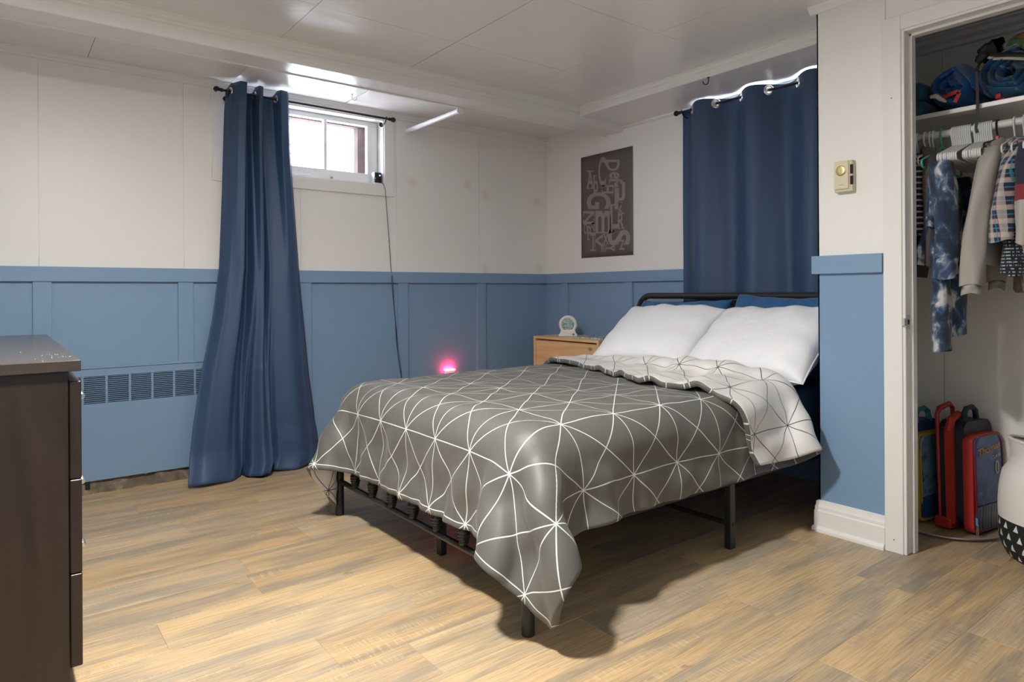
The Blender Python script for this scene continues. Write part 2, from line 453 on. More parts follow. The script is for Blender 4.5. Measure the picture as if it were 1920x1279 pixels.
crown_x(XL, 0.0, 0.002, HC).build('crown_moulding', MT['trim'], wall_back, smooth=25)

# ---- poster wall (x = 0)
VY0, VY1 = -2.52, -1.62      # basement window behind the curtain
wr = MB().box(0.02, 0.26, YN, VY0, 0, 2.62).box(0.02, 0.26, VY1, 0.02, 0, 2.62).box(0.02, 0.26, VY0, VY1, 0, WZ0).box(0.02, 0.26, VY0, VY1, 2.315, 2.62)
wall_right = wr.build('wall_right', MT['wall']); wall_right['kind'] = 'structure'
for y0, y1, z0, z1 in ((-0.7125, 0.0, HR-0.01, HC+.03), (-1.42, -0.713, HR-.01, HC+.03), (VY1, -1.4205, HR-.01, HC+.03), (VY0, VY1, HR-.01, WZ0), (-2.80, VY0, HR-.01, HC+.03)):
    MB().box(0.0, 0.022, y0, y1, z0, z1).build('wall_panel', MT['wall'], wall_right)
bty = [hit(1060.5, 540, 0, 0)[1], hit(1180, 540, 0, 0)[1], -1.72, -2.44]
e2 = [0.0]+bty+[-2.80]
for a, b in zip(e2, e2[1:]):
    MB().box(0.0, 0.022, a, b, 0.0, HB+0.02).build('wainscot_panel', MT['blue'], wall_right)
for y in bty:
    MB().rbox(-0.017, 0.01, y-0.0415, y+0.0415, 0, HB+0.002, 0.0015, 1).build('batten', MT['blue_smooth'], wall_right)
MB().rbox(-0.024, 0.01, -2.80, -0.024, HB, HR, 0.002, 1).build('chair_rail', MT['blue_smooth'], wall_right)
pr = [(0, 0), (-0.018, 0), (-0.016, -0.012), (-0.006, -0.020), (0, -0.022)]
MB().prism([(a, 2.335+b) for a, b in pr], lambda a, b, q: (a, (-2.80, -0.88)[q], b)).build('crown_moulding', MT['trim'], wall_right)

# ---- walls out of the picture
wl = MB().box(XL-0.12, XL, YN, 0.1, 0, 2.62).build('wall_left', MT['wall']); wl['kind'] = 'structure'
wf = MB().box(XL, 0.26, YN-0.12, YN, 0, 2.62).build('wall_front', MT['wall']); wf['kind'] = 'structure'

MB().box(XL, XL+0.012, YN, -0.03, 0, HR).build('wainscot_panel', MT['blue'], wl)
MB().box(XL, XP, YN, YN+0.012, 0, HR).build('wainscot_panel', MT['blue'], wf)

# ---- ceiling: panels, beam, soffit
ceiling = MB().box(XL, 0.26, YN, 0.26, HC+0.012, HC+0.12).build('ceiling', MT['wall']); ceiling['kind'] = 'structure'
cxs = [XL, -4.06, -3.315, -2.57, -1.825, -1.08, -0.335, 0.02]
cys = [YN, -4.26, -3.55, -2.84, -2.13, -1.42, -0.71, 0.02]
for i, (a, b) in enumerate(zip(cxs, cxs[1:])):
    for j, (c0, c1) in enumerate(zip(cys, cys[1:])):
        g = 0.0012
        dz = random.uniform(-0.0004, 0.0004)
        x0, x1 = a+g+(0.0014 if abs(a+1.825) < .01 else 0), b-g-(0.0014 if abs(b+1.825) < .01 else 0)
        MB().box(x0, x1, c0+g, c1-g, HC+dz, HC+0.014).build('ceiling_panel', MT['ceil'], ceiling)
trim_1 = struct('trim_1', (0, -0.8, 2.29))
BZ, BY0, BY1 = 2.295, -0.889, -0.712
MB().box(XL, 0.01, BY0, BY1, BZ, HC+0.01).build('beam_box', MT['ceil'], trim_1)
MB().rbox(XL, 0.005, BY1-0.012, BY1+0.006, BZ-0.006, BZ+0.012, 0.002, 1).build('beam_edge_strip', MT['trim'], trim_1)
pr = [(0, 0), (-0.052, 0), (-0.052, -0.007), (-0.040, -0.012), (-0.038, -0.024), (-0.024, -0.032), (-0.022, -0.040), (-0.008, -0.044), (-0.008, -0.060), (-0.004, -0.064), (-0.004, -0.1), (0, -0.1)]
MB().prism([(BY0+a, HC+0.002+b) for a, b in pr], lambda a, b, q: ((XL, 0.005)[q], a, b)).build('beam_moulding', MT['trim'], trim_1, smooth=25)
trim_2 = struct('trim_2', (-0.2, -1.8, 2.33))
SX, SZ = -0.455, 2.335
MB().box(SX, 0.015, YP+0.0, BY0+0.004, SZ, HC+0.01).build('soffit_box', MT['ceil'], trim_2)
pr = [(0, 0), (-0.036, 0), (-0.036, -0.006), (-0.024, -0.011), (-0.022, -0.022), (-0.010, -0.030), (-0.008, -0.046), (-0.003, -0.050), (-0.003, -0.060), (0, -0.060)]
MB().prism([(SX+a, HC+0.002+b) for a, b in pr], lambda a, b, q: (a, (YP, BY0-0.03)[q], b)).build('soffit_moulding', MT['trim'], trim_2, smooth=25)

# ---- closet wall (x = XP) with opening, closet shell behind it
YD0, YD1, ZD = -3.142, -3.92, 2.166          # jamb faces and head of the opening
wc = MB()
wc.box(XP+0.004, XP+0.10, YD0+0.02, YP-0.004, 0, HC+0.02)
wc.box(XP+0.004, XP+0.10, YN, YD1, 0, HC+0.02)
wc.box(XP+0.004, XP+0.10, YD1, YD0+0.02, ZD+0.02, HC+0.02)
wc.box(XP+0.10, 0.02, -2.86, YP-0.004, 0, HC+0.02)
wall_closet = wc.build('wall_closet', MT['wall']); wall_closet['kind'] = 'structure'
MB().box(XP, XP+0.01, -3.064, YP, 1.2, HC+0.01).build('wall_panel', MT['wall'], wall_closet)
MB().box(XP, XP+0.01, -3.35, -3.068, 2.24, HC+0.01).build('wall_panel', MT['wall'], wall_closet)
MB().box(XP, XP+0.01, YN, -3.354, 2.24, HC+0.01).build('wall_panel', MT['wall'], wall_closet)
MB().box(XP, 0.015, YP-0.006, YP, 1.2, HC+0.01).build('wall_panel', MT['wall'], wall_closet)
MB().box(XP, XP+0.01, -3.064, YP, 0, 1.2).build('wainscot_panel', MT['blue_smooth'], wall_closet)
MB().box(XP, 0.015, YP-0.006, YP, 0, 1.2).build('wainscot_panel', MT['blue_smooth'], wall_closet)
MB().rbox(XP-0.020, XP+0.004, -3.054, YP+0.022, 1.173, 1.2555, 0.003, 2).build('chair_rail', MT['blue_smooth'], wall_closet)
MB().rbox(XP+0.004, 0.0, YP-0.004, YP+0.022, 1.173, 1.2555, 0.003, 2).build('chair_rail', MT['blue_smooth'], wall_closet)
pr = [(0, 0), (-0.03, 0), (-0.028, -0.010), (-0.012, -0.022), (-0.008, -0.030), (0, -0.032)]
MB().prism([(XP+a, HC+b) for a, b in pr], lambda a, b, q: (a, (YN, YP+0.028)[q], b)).build('crown_moulding', MT['trim'], wall_closet)
# closet interior
wcb = MB().box(0.0, 0.021, YN, -2.85, 0, 2.45).build('wall_closet_back', MT['wall']); wcb['kind'] = 'structure'
for y0, y1 in ((-3.02, -2.862), (-3.73, -3.024), (-4.4, -3.734)):
    MB().box(-0.006, 0.004, y0, y1, 0.0, 2.39).build('wall_panel', MT['wall'], wcb)
pr = [(0, 0), (-0.06, 0), (-0.06, -0.008), (-0.046, -0.014), (-0.040, -0.034), (-0.020, -0.046), (-0.016, -0.066), (0, -0.07)]
MB().prism([(-0.006+a, 2.352+b) for a, b in pr], lambda a, b, q: (a, (-4.4, -2.862)[q], b)).build('crown_moulding', MT['trim'], wcb, smooth=25)
wcs = MB().box(XP+0.1, 0.0, -2.87, -2.858, 0, 2.45).build('wall_closet_side', MT['wall']); wcs['kind'] = 'structure'
wce = MB().box(XP+0.1, 0.0, -4.42, -4.40, 0, 2.45).build('wall_closet_end', MT['wall']); wce['kind'] = 'structure'
MB().box(XP+0.1, 0.0, -4.4, -2.87, 2.352, 2.39).build('closet_ceiling_board', MT['wall'], wcb)
# door frame
door_1 = struct('door_1', (XP, -3.5, 0))
def cas(m, y0, y1, z0, z1): m.rbox(XP-0.017, XP+0.006, y0, y1, z0, z1, 0.002, 1)
m = MB(); cas(m, -3.131, -3.058, 0, 2.2365); m.build('side_casing', MT['trim'], door_1)
m = MB(); cas(m, -4.005, -3.131, 2.176, 2.2365); m.build('head_casing', MT['trim'], door_1)
m = MB(); cas(m, -4.005, -3.93, 0, 2.2365); m.build('side_casing', MT['trim'], door_1)
MB().rbox(XP-0.010, XP+0.100, YD0, -3.120, 0, ZD+0.018, 0.002, 1).build('jamb', MT['trim'], door_1)
MB().rbox(XP-0.010, XP+0.100, -3.94, YD1, 0, ZD+0.018, 0.002, 1).build('jamb', MT['trim'], door_1)
MB().rbox(XP-0.010, XP+0.100, YD1, YD0, ZD, ZD+0.018, 0.002, 1).build('head_jamb', MT['trim'], door_1)
MB().rbox(XP+0.036, XP+0.075, YD0-0.011, YD0+0.002, 0, ZD, 0.002, 1).build('door_stop', MT['trim'], door_1)
MB().rbox(XP+0.036, XP+0.075, YD1, YD0, ZD-0.011, ZD+0.002, 0.002, 1).build('door_stop', MT['trim'], door_1)
zs = hit(1697, 604, 0, XP)[2]
sp = MB().rbox(XP-0.002, XP+0.030, YD0-0.0015, YD0+0.002, zs-0.03, zs+0.03, 0.0008, 1).rbox(XP-0.022, XP+0.004, YD0-0.0015, YD0+0.012, zs-0.016, zs+0.016, 0.002, 1)
sp = sp.build('strike_plate', plain('old_strike_metal', (0.62, 0.58, 0.52, 1), 0.4, metal=0.7), door_1)
MB().box(XP+0.008, XP+0.022, YD0-0.0022, YD0, zs-0.010, zs+0.010).build('latch_hole', MT['dark_gap'], sp)
for z in (0.055, 1.9):
    MB().lathe([(0.0025, 0), (0.0025, 0.001)], (XP-0.018, -3.095, z), (-1, 0, 0), 8).build('nail_head', MT['iron'], door_1)
# baseboard on the closet wall
bb = [(0, 0), (-0.030, 0), (-0.030, 0.012), (-0.024, 0.022), (-0.017, 0.024), (-0.017, 0.092), (-0.013, 0.098), (-0.013, 0.112), (-0.008, 0.122), (-0.006, 0.139), (0, 0.141)]
m = MB().prism([(XP+a, b) for a, b in bb], lambda a, b, q: (a, (-3.0575, YP+0.0)[q], b))
m.prism([(YP-a, b) for a, b in bb], lambda a, b, q: ((XP-0.03+0.0, 0.0)[q] if q else XP-0.017, a, b))
bc = m.build('baseboard_closet', MT['trim'], smooth=25); bc['kind'] = 'structure'

# ---- window_1 with sash, three panes, casing
win1 = struct('window_1', ((WX0+WX1)/2, 0.05, WZ0))
t = 0.012
MB().rbox(WX1-0.002, WX1+0.075, -0.010, 0.004, 1.79, HC, 0.002, 1).build('casing_board', MT['trim'], win1)
MB().rbox(WX0-0.075, WX0+0.002, -0.010, 0.004, 1.79, HC, 0.002, 1).build('casing_board', MT['trim'], win1)
ap = []
for cx, s in ((WX1+0.075, 1), (WX0-0.075, -1)):
    arc = [(cx-s*0.03+s*0.03*math.cos(a), 1.83-0.03*math.sin(a)*1.0) for a in np.linspace(0, math.pi/2, 6)]
    ap += arc if s == 1 else arc[::-1]
poly = [(WX0-0.075, 1.866), (WX1+0.075, 1.866)]+[(a, b-0.012) for a, b in ap]
MB().prism(poly, lambda a, b, q: (a, (-0.013, 0.004)[q], b)).build('apron_board', MT['trim'], win1)
# reveal lining
MB().box(WX1-0.008, WX1, 0.0, 0.26, WZ0, WZ1).box(WX0, WX0+0.008, 0.0, 0.26, WZ0, WZ1).box(WX0, WX1, 0.0, 0.26, WZ1-0.008, WZ1).box(WX0, WX1, -0.004, 0.26, WZ0-0.006, WZ0+0.006).build('reveal_lining', MT['trimw'], win1)
SY0, SY1 = 0.085, 0.125
px = [(-2.552, -2.248), (-2.226, -1.928), (-1.906, -1.607)]
PZ0, PZ1 = 1.952, 2.292
MB().rbox(WX0+0.008, WX1-0.012, SY0, SY1, WZ0+0.006, PZ0, 0.003, 1).build('sash_rail', MT['trimw'], win1)
MB().rbox(WX0+0.008, WX1-0.012, SY0, SY1, PZ1, WZ1-0.008, 0.003, 1).build('sash_rail', MT['trimw'], win1)
MB().rbox(WX0+0.008, px[0][0], SY0, SY1, PZ0, PZ1, 0.003, 1).build('sash_stile', MT['trimw'], win1)
MB().rbox(px[2][1], WX1-0.012, SY0, SY1, PZ0, PZ1, 0.003, 1).build('sash_stile', MT['trimw'], win1)
MB().rbox(px[0][1], px[1][0], SY0+0.004, SY1, PZ0, PZ1, 0.003, 1).build('muntin', MT['trimw'], win1)
MB().rbox(px[1][1], px[2][0], SY0+0.004, SY1, PZ0, PZ1, 0.003, 1).build('muntin', MT['trimw'], win1)
k = NT('window_glass'); k.t.nodes.remove(k.b)
mx = k.n('ShaderNodeMixShader'); mx.inputs[0].default_value = 0.06
tr = k.n('ShaderNodeBsdfTransparent'); gl = k.n('ShaderNodeBsdfGlossy'); gl.inputs['Roughness'].default_value = 0.02
k.l(tr.outputs[0], mx.inputs[1]); k.l(gl.outputs[0], mx.inputs[2]); k.l(mx.outputs[0], k.t.nodes['Material Output'].inputs[0]); MT['glass'] = k.m
for a, b in px:
    MB().box(a-0.004, b+0.004, 0.104, 0.107, PZ0-0.004, PZ1+0.004).build('pane', MT['glass'], win1)
MB().rbox(-2.15, -2.03, SY0-0.003, SY0+0.003, 1.893, 1.915, 0.002, 1).build('finger_pull', MT['trim'], win1)
lt = hit(621, 331, 1, 0.08)
MB().lathe([(0.006, 0), (0.006, 0.012), (0.011, 0.014), (0.009, 0.022), (0.0, 0.024)], (lt[0], SY0-0.004, 1.882), (0, -0.3, 1), 10).build('sash_lock', plain('dull_latch_metal', (0.3, 0.28, 0.26, 1), 0.4, metal=0.8), win1)
MB().rbox(-1.615, -1.575, SY0-0.008, SY0+0.004, 1.882, 1.895, 0.002, 1).build('hinge', MT['trim'], win1)
# weathered frame and wire netting outside
woodx = wood('weathered_frame_wood', srgb(62, 46, 46), srgb(84, 64, 64), srgb(100, 80, 80), (4, 4, 4), 0.8)
MB().box(-2.72, -1.46, 0.262, 0.33, 2.318, 2.40).build('outer_lintel', woodx, win1)
MB().box(-1.600, -1.46, 0.262, 0.33, 1.80, 2.32).build('outer_post', woodx, win1)
MB().box(-2.72, -2.60, 0.262, 0.33, 1.80, 2.32).build('outer_post', woodx, win1)
net = MB(); cw, ch = 0.036, 0.031; zz0, zz1 = 1.80, 2.32
for r in range(int((zz1-zz0)/ch)+1):
    z = zz0+r*ch; off = (r % 2)*cw/2
    for c in range(int(1.15/cw)+1):
        x = -2.66+c*cw+off
        if x > -1.50: continue
        if random.random() < 0.04: continue
        rr = 0.0016
        net.tube([(x, 0.350, z), (x, 0.350, z+ch*0.36)], 0.0036, 4, cap=False)
        net.tube([(x, 0.350, z+ch*0.36), (x+cw/2, 0.350, z+ch)], rr, 3, cap=False)
        net.tube([(x, 0.350, z+ch*0.36), (x-cw/2, 0.350, z+ch)], rr, 3, cap=False)
net.build('wire_netting', plain('galvanised_wire', (0.35, 0.35, 0.36, 1), 0.5, metal=0.5), win1, kind='stuff', fixn=False)

# ---- window_2 behind the other curtain
win2 = struct('window_2', (0.05, (VY0+VY1)/2, WZ0))
MB().box(0.0, 0.26, VY0, VY0+0.008, WZ0, 2.315).box(0.0, 0.26, VY1-0.008, VY1, WZ0, 2.315).box(0.0, 0.26, VY0, VY1, 2.307, 2.315).box(-0.004, 0.26, VY0, VY1, WZ0-0.006, WZ0+0.006).build('reveal_lining', MT['trimw'], win2)
mm = (VY0+VY1)/2
MB().box(0.09, 0.13, VY0, VY1, WZ0, WZ0+0.06).build('sash_rail', MT['trimw'], win2)
MB().box(0.09, 0.13, VY0, VY1, 2.27, 2.315).build('sash_rail', MT['trimw'], win2)
for y0, y1 in ((VY0, VY0+0.05), (VY1-0.05, VY1), (mm-0.012, mm+0.012)):
    MB().box(0.09, 0.13, y0, y1, WZ0+0.06, 2.27).build('sash_stile', MT['trimw'], win2)
for y0, y1 in ((VY0+0.05, mm-0.012), (mm+0.012, VY1-0.05)):
    MB().box(0.108, 0.111, y0, y1, WZ0+0.06, 2.27).build('pane', MT['glass'], win2)

# ---- radiator cover in the wainscot
rc = thing('radiator_cover', 'blue painted radiator cover with slotted grilles set in the wainscot', 'radiator cover', (-3.4, -0.012, 0.073))
CX0 = -4.55
GZ0, GZ1 = 0.497, 0.648
MB().rbox(CX0, COVER_X1, -0.014, 0.0, 0.073, GZ0, 0.0015, 1).build('front_panel', MT['blue_smooth'], rc)
MB().rbox(CX0, COVER_X1, -0.014, 0.0, GZ1, 0.690, 0.0015, 1).build('top_strip', MT['blue_smooth'], rc)
MB().rbox(CX0, COVER_X1, -0.020, 0.0, 0.690, 0.703, 0.002, 1).build('top_ledge', MT['blue_smooth'], rc)
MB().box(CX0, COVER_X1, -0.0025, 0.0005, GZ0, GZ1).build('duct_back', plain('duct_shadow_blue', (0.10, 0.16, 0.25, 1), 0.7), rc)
gx = -3.340-0.1135*10
while gx < COVER_X1-0.12:
    MB().rbox(gx+0.1015, gx+0.1135, -0.014, 0.0, GZ0, GZ1, 0.001, 1).build('grille_bar', MT['blue_smooth'], rc)
    s = MB()
    n = 14
    for q in range(n):
        z = GZ0+(q+0.5)*(GZ1-GZ0)/n
        vs = [(xx, yy, zz) for xx in (gx, gx+0.1015) for yy, zz in ((-0.013, z+0.0030), (-0.013, z+0.0005), (-0.004, z-0.0040), (-0.004, z-0.0010))]
        s.add(vs, [(0, 1, 2, 3), (7, 6, 5, 4), (0, 4, 5, 1), (1, 5, 6, 2), (2, 6, 7, 3), (3, 7, 4, 0)])
    s.build('louvre_set', MT['blue_smooth'], rc, kind='stuff')
    gx += 0.1135
for u, v in ((199, 695), (285, 690), (367, 684)):
    p = hit(u, v, 1, -0.014)
    MB().lathe([(0.006, 0), (0.005, 0.002), (0, 0.003)], (p[0], -0.014, p[2]), (0, -1, 0), 10).build('screw_head', MT['blue_smooth'], rc)

# ================================================================== THINGS IN THE ROOM
# ---- bed frame
BX0, BX1, BYa, BYb = -2.373, -0.160, -1.181, -2.662     # foot legs, headboard, far side, near side
bed = thing('metal_bed', 'black metal bed frame with rounded tube headboard and low foot rail', 'bed', (-1.3, -1.92, 0))
for y in (BYa, BYb):
    MB().lathe([(0.021, 0), (0.0215, 0.004), (0.0215, 0.33), (0.019, 0.334)], (BX0, y, 0), n=20).build('leg', MT['metal_black'], bed, smooth=True)
    MB().rbox(BX0, -0.2, y-0.014, y+0.014, 0.285, 0.325, 0.003, 1).build('side_rail', MT['metal_black'], bed)
for y, dy in ((-2.639, 0), (-1.2, 0)):
    MB().rbox(-1.262, -1.226, y-0.016, y+0.016, 0, 0.30, 0.003, 1).build('leg', MT['metal_black'], bed)
MB().lathe([(0.004, 0), (0.007, 0.001), (0.006, 0.004), (0, 0.005)], (-1.244, -2.655, 0.105), (0, -1, 0), 10).build('bolt', MT['metal_black'], bed)
MB().rbox(-1.252, -1.236, -2.63, -1.21, 0.095, 0.113, 0.002, 1).build('cross_brace', MT['metal_black'], bed)
MB().rbox(-2.26, -2.228, -1.945, -1.913, 0, 0.29, 0.003, 1).build('leg', MT['metal_black'], bed)
MB().rbox(-0.62, -0.588, -1.945, -1.913, 0, 0.29, 0.003, 1).build('leg', MT['metal_black'], bed)
MB().rbox(-2.36, -0.2, -1.942, -1.916, 0.265, 0.30, 0.003, 1).build('centre_rail', MT['metal_black'], bed)
MB().cyl((BX0, BYa, 0.168), (BX0, BYb, 0.168), 0.0125, 14).build('foot_rail', MT['metal_black'], bed, smooth=True)
MB().cyl((BX0, BYa, 0.300), (BX0, BYb, 0.300), 0.0125, 14).build('foot_rail', MT['metal_black'], bed, smooth=True)
nsp = 7
for i in range(nsp):
    y = BYa+(i+1)*(BYb-BYa)/(nsp+1)
    pr = [(0.010, 0.205), (0.015, 0.208), (0.018, 0.215), (0.016, 0.219), (0.021, 0.224), (0.019, 0.229), (0.024, 0.235), (0.0215, 0.240), (0.0255, 0.247), (0.0225, 0.252), (0.0255, 0.260), (0.0215, 0.266), (0.022, 0.275), (0.012, 0.288), (0.012, 0.298)]
    MB().lathe([(a_, b_-0.028) for a_, b_ in pr]+[(0.010, 0.292)], (BX0, y, 0), n=16).build('turned_collar', MT['metal_black'], bed, smooth=50)
for i in range(11):
    x = -2.28+i*0.195
    MB().rbox(x-0.03, x+0.03, -2.648, -1.195, 0.318, 0.332, 0.002, 1).build('slat', MT['metal_black'], bed)
ZB = 1.068; rb = 0.10
path = [(BX1, BYa, 0.0), (BX1, BYa, 0.5), (BX1, BYa, ZB-rb)]
path += [(BX1, BYa-rb+rb*math.cos(a), ZB-rb+rb*math.sin(a)) for a in np.linspace(0.15, math.pi/2, 9)]
path += [(BX1, -1.92, ZB)]
path += [(BX1, BYb+rb-rb*math.sin(a), ZB-rb+rb*math.cos(a)) for a in np.linspace(0, math.pi/2-0.15, 9)]
path += [(BX1, BYb, ZB-rb), (BX1, BYb, 0.5), (BX1, BYb, 0.0)]
MB().tube(path, 0.0205, 16).build('headboard_tube', MT['metal_black'], bed, smooth=True)
MB().cyl((BX1, BYa, 0.52), (BX1, BYb, 0.52), 0.0125, 12).build('headboard_rail', MT['metal_black'], bed, smooth=True)
# ---- mattress
MX0, MX1, MY0, MY1, MZ0, MZ1 = -2.365, -0.205, -2.665, -1.175, 0.332, 0.625
mt = MB().rbox(MX0, MX1, MY0, MY1, MZ0, MZ1, 0.06, 6).build('mattress', MT['sheet_blue'], smooth=True)
tag(mt, 'thick mattress in a dark blue fitted sheet on the black bed', 'mattress')

# ---- duvet: cloth settled over the mattress (position based solver)
def settle_duvet():
    DY, DX = 0.2277, 0.255
    yc = -1.917
    R, OFF = 0.10, 0.026
    fold_x = -0.80
    s_foot = (-2.27-fold_x)                    # length of flat top, negative
    Ls = abs(s_foot)+0.428                     # fold -> foot hem
    tR, tL = 1.045, 1.10                      # half widths: near side, far side
    nt, ns, nf = 92, 86, 24
    ts = np.linspace(-tL, tR, nt)              # t>0 : toward -y
    s_main = np.linspace(Ls, 0, ns)
    flap = lambda t: np.interp(t, [-1.1, -0.75, -0.3, 0.3, 0.65, 1.03], [0.22, 0.25, 0.32, 0.56, 0.56, 0.40])
    rest = np.zeros((ns+nf, nt, 2))
    for i, s in enumerate(s_main): rest[i, :, 0] = s; rest[i, :, 1] = ts
    for q in range(nf):
        rest[ns+q, :, 0] = -(q+1)/nf*flap(ts); rest[ns+q, :, 1] = ts
    N = ns+nf
    P = np.zeros((N, nt, 3)); rng = np.random.RandomState(3)
    P[:, :, 1] = yc-rest[:, :, 1]
    s = rest[:, :, 0]
    P[:, :, 0] = np.where(s >= 0, fold_x-s, fold_x+s)
    P[:, :, 2] = np.where(s >= 0, 0.70, 0.70+0.075*np.clip(-s/0.05, 0, 1))
    P[:, :, 0] += np.where((s < 0) & (s > -0.03), 0.02, 0)
    P[:, :, 2] += rng.rand(N, nt)*0.004
    # per-vertex clearance: flap rests on the main layer
    off = np.where(s >= 0, OFF, OFF+0.034*np.clip(-s/0.04, 0, 1))
    c = np.array([(MX0+MX1)/2, (MY0+MY1)/2, (0.20+MZ1)/2]); h = np.array([(MX1-MX0)/2, (MY1-MY0)/2, (MZ1-0.20)/2])-R
    def batches():
        out = []
        def pairs(di, dj, sl):
            I, J = np.meshgrid(np.arange(N), np.arange(nt), indexing='ij')
            ok = (I+di < N) & (J+dj < nt) & (J+dj >= 0)
            a = (I*nt+J)[ok]; b = ((I+di)*nt+(J+dj))[ok]
            i0, j0 = I[ok], J[ok]
            key = (i0//max(di, 1)) % 2 if di else (j0//max(abs(dj), 1)) % 2
            for q in (0, 1):
                m = key == q
                out.append((a[m], b[m], sl))
        pairs(1, 0, 1.0); pairs(0, 1, 1.0); pairs(1, 1, 0.35); pairs(1, -1, 0.35); pairs(2, 0, 0.22); pairs(0, 2, 0.22); pairs(5, 0, 0.05); pairs(0, 5, 0.05)
        rf = rest.reshape(-1, 2); res = []
        for a, b, st in out:
            res.append((a, b, np.linalg.norm(rf[a]-rf[b], axis=1), st))
        return res
    B = batches()
    X = P.reshape(-1, 3).copy(); V = np.zeros_like(X); offf = off.reshape(-1)
    isflap = (s < -0.001).reshape(-1)
    pin = ((s <= 0.03) & (s >= 0)).reshape(-1)
    # weak pulls that decide which way the loose foot corners swing
    sf, tf = rest[:, :, 0], rest[:, :, 1]
    cR = np.clip((sf-(Ls-0.34))/0.34, 0, 1)*np.clip((tf-(tR-0.32))/0.32, 0, 1)
    cL = np.clip((sf-(Ls-0.42))/0.42, 0, 1)*np.clip((-tf-(tL-0.40))/0.40, 0, 1)
    acc = np.zeros((N, nt, 3)); acc[:, :, 0] += 1.0*cR; acc[:, :, 1] += -2.6*cR
    acc[:, :, 0] += 2.2*cL; acc[:, :, 1] += -0.3*cL
    acc = acc.reshape(-1, 3)
    dt = 0.006; steps = 620
    for it in range(steps):
        V[:, 2] -= 4.5*dt; V += acc*dt
        V *= 0.985 if it < 450 else 0.95
        Xp = X.copy(); X = X+V*dt
        for rep in range(2):
            for a, b, L, st in B:
                d = X[b]-X[a]; l = np.sqrt((d*d).sum(1))+1e-9
                cst = (st*0.5*(l-L)/l)[:, None]*d
                X[a] += cst; X[b] -= cst
        for cc, hh, R2, o2 in ((c, h, R, offf),):
            q = np.abs(X-cc)-hh; qm = np.maximum(q, 0); ln = np.sqrt((qm*qm).sum(1))
            d = ln+np.minimum(q.max(1), 0)-R2-o2
            m = d < 0
            g = qm[m]/(ln[m][:, None]+1e-9)*np.sign(X[m]-cc)
            flat = ln[m] < 1e-6
            if flat.any(): g[flat] = [0, 0, 1]
            X[m] -= d[m][:, None]*g
            mv = X[m]-Xp[m]; tn = mv-(mv*g).sum(1)[:, None]*g
            X[m] -= tn*0.75
        # closet wall corner, headboard side limit, floor
        m = (X[:, 0] > XP-0.03) & (X[:, 1] < YP+0.02) & (X[:, 0] < XP+0.05); X[m, 0] = XP-0.03
        m = (X[:, 0] > XP-0.02) & (X[:, 1] < YP+0.02); X[m, 1] = YP+0.02
        X[:, 2] = np.maximum(X[:, 2], 0.02)
        # the foot rail and legs
        m = (X[:, 0] > BX0-0.036) & (X[:, 0] < BX0+0.03) & (X[:, 2] < 0.32) & (X[:, 1] < BYa+0.03) & (X[:, 1] > BYb-0.03); X[m, 0] = BX0-0.036
        V = (X-Xp)/dt
        sp = np.sqrt((V*V).sum(1)); k2 = np.minimum(1, 3.0/(sp+1e-9)); V *= k2[:, None]
    X = X.reshape(N, nt, 3)
    # soft gathers in the padding
    e1 = np.gradient(X, axis=0); e2 = np.gradient(X, axis=1); nn = np.cross(e1, e2); nn /= np.linalg.norm(nn, axis=2)[:, :, None]+1e-9
    a_, b_ = rest[:, :, 0], rest[:, :, 1]
    gath = 0.006*np.sin(9*a_+4*np.sin(3*b_)+1)*np.sin(11*b_+2*np.sin(5*a_))+0.004*np.sin(21*b_+6*np.sin(4*a_))*np.sin(15*a_+1.3)
    fl = np.clip(-a_/0.1, 0, 1)
    gath = gath+fl*(0.010*np.sin(26*b_+9*a_)+0.006*np.sin(47*b_-12*a_))*np.clip((b_+0.6)/0.8, 0.25, 1)
    drop = np.clip((0.56-X[:, :, 2])/0.12, 0, 1)*(1-fl)
    hemz = np.clip((a_-(Ls-0.22))/0.22, 0, 1)
    gath = gath+drop*(0.007*np.sin(34*b_+7*a_)+0.005*np.sin(31*a_-6*b_))+drop*hemz*0.006*np.sin(71*b_+5*np.sin(9*a_))
    if nn[N//3, nt//2, 2] < 0: nn = -nn
    X = X+nn*gath[:, :, None]
    # pattern coordinates: lattice row just above the foot hem
    U = (rest[:, :, 0]-(Ls-0.020))/DX
    Vv = rest[:, :, 1]/DY
    return X, np.stack([U, Vv], -1)
X, UVd = settle_duvet()
N, nt = X.shape[:2]
d = MB(); d.v = [tuple(p) for p in X.reshape(-1, 3)]
d.f = [(i*nt+j, i*nt+j+1, (i+1)*nt+j+1, (i+1)*nt+j) for i in range(N-1) for j in range(nt-1)]; d.m = [0]*len(d.f)
d.uv = [tuple(q) for q in UVd.reshape(-1, 2)]
duv = d.build('duvet', [MT['duvet'], MT['duvet_back']], smooth='all', fixn=False)
# make sure charcoal faces up on the bed
mid = duv.data.polygons[(N//3)*(nt-1)+nt//2]
if mid.normal.z < 0: duv.data.flip_normals()
sm = duv.modifiers.new('smooth', 'SUBSURF'); sm.levels = 1; sm.render_levels = 1
so = duv.modifiers.new('thickness', 'SOLIDIFY'); so.thickness = 0.024; so.offset = 0.0; so.material_offset = 1; so.material_offset_rim = 0; so.use_rim = True
tag(duv, 'charcoal grey duvet printed with white crossing lines, folded back to a white underside', 'duvet')

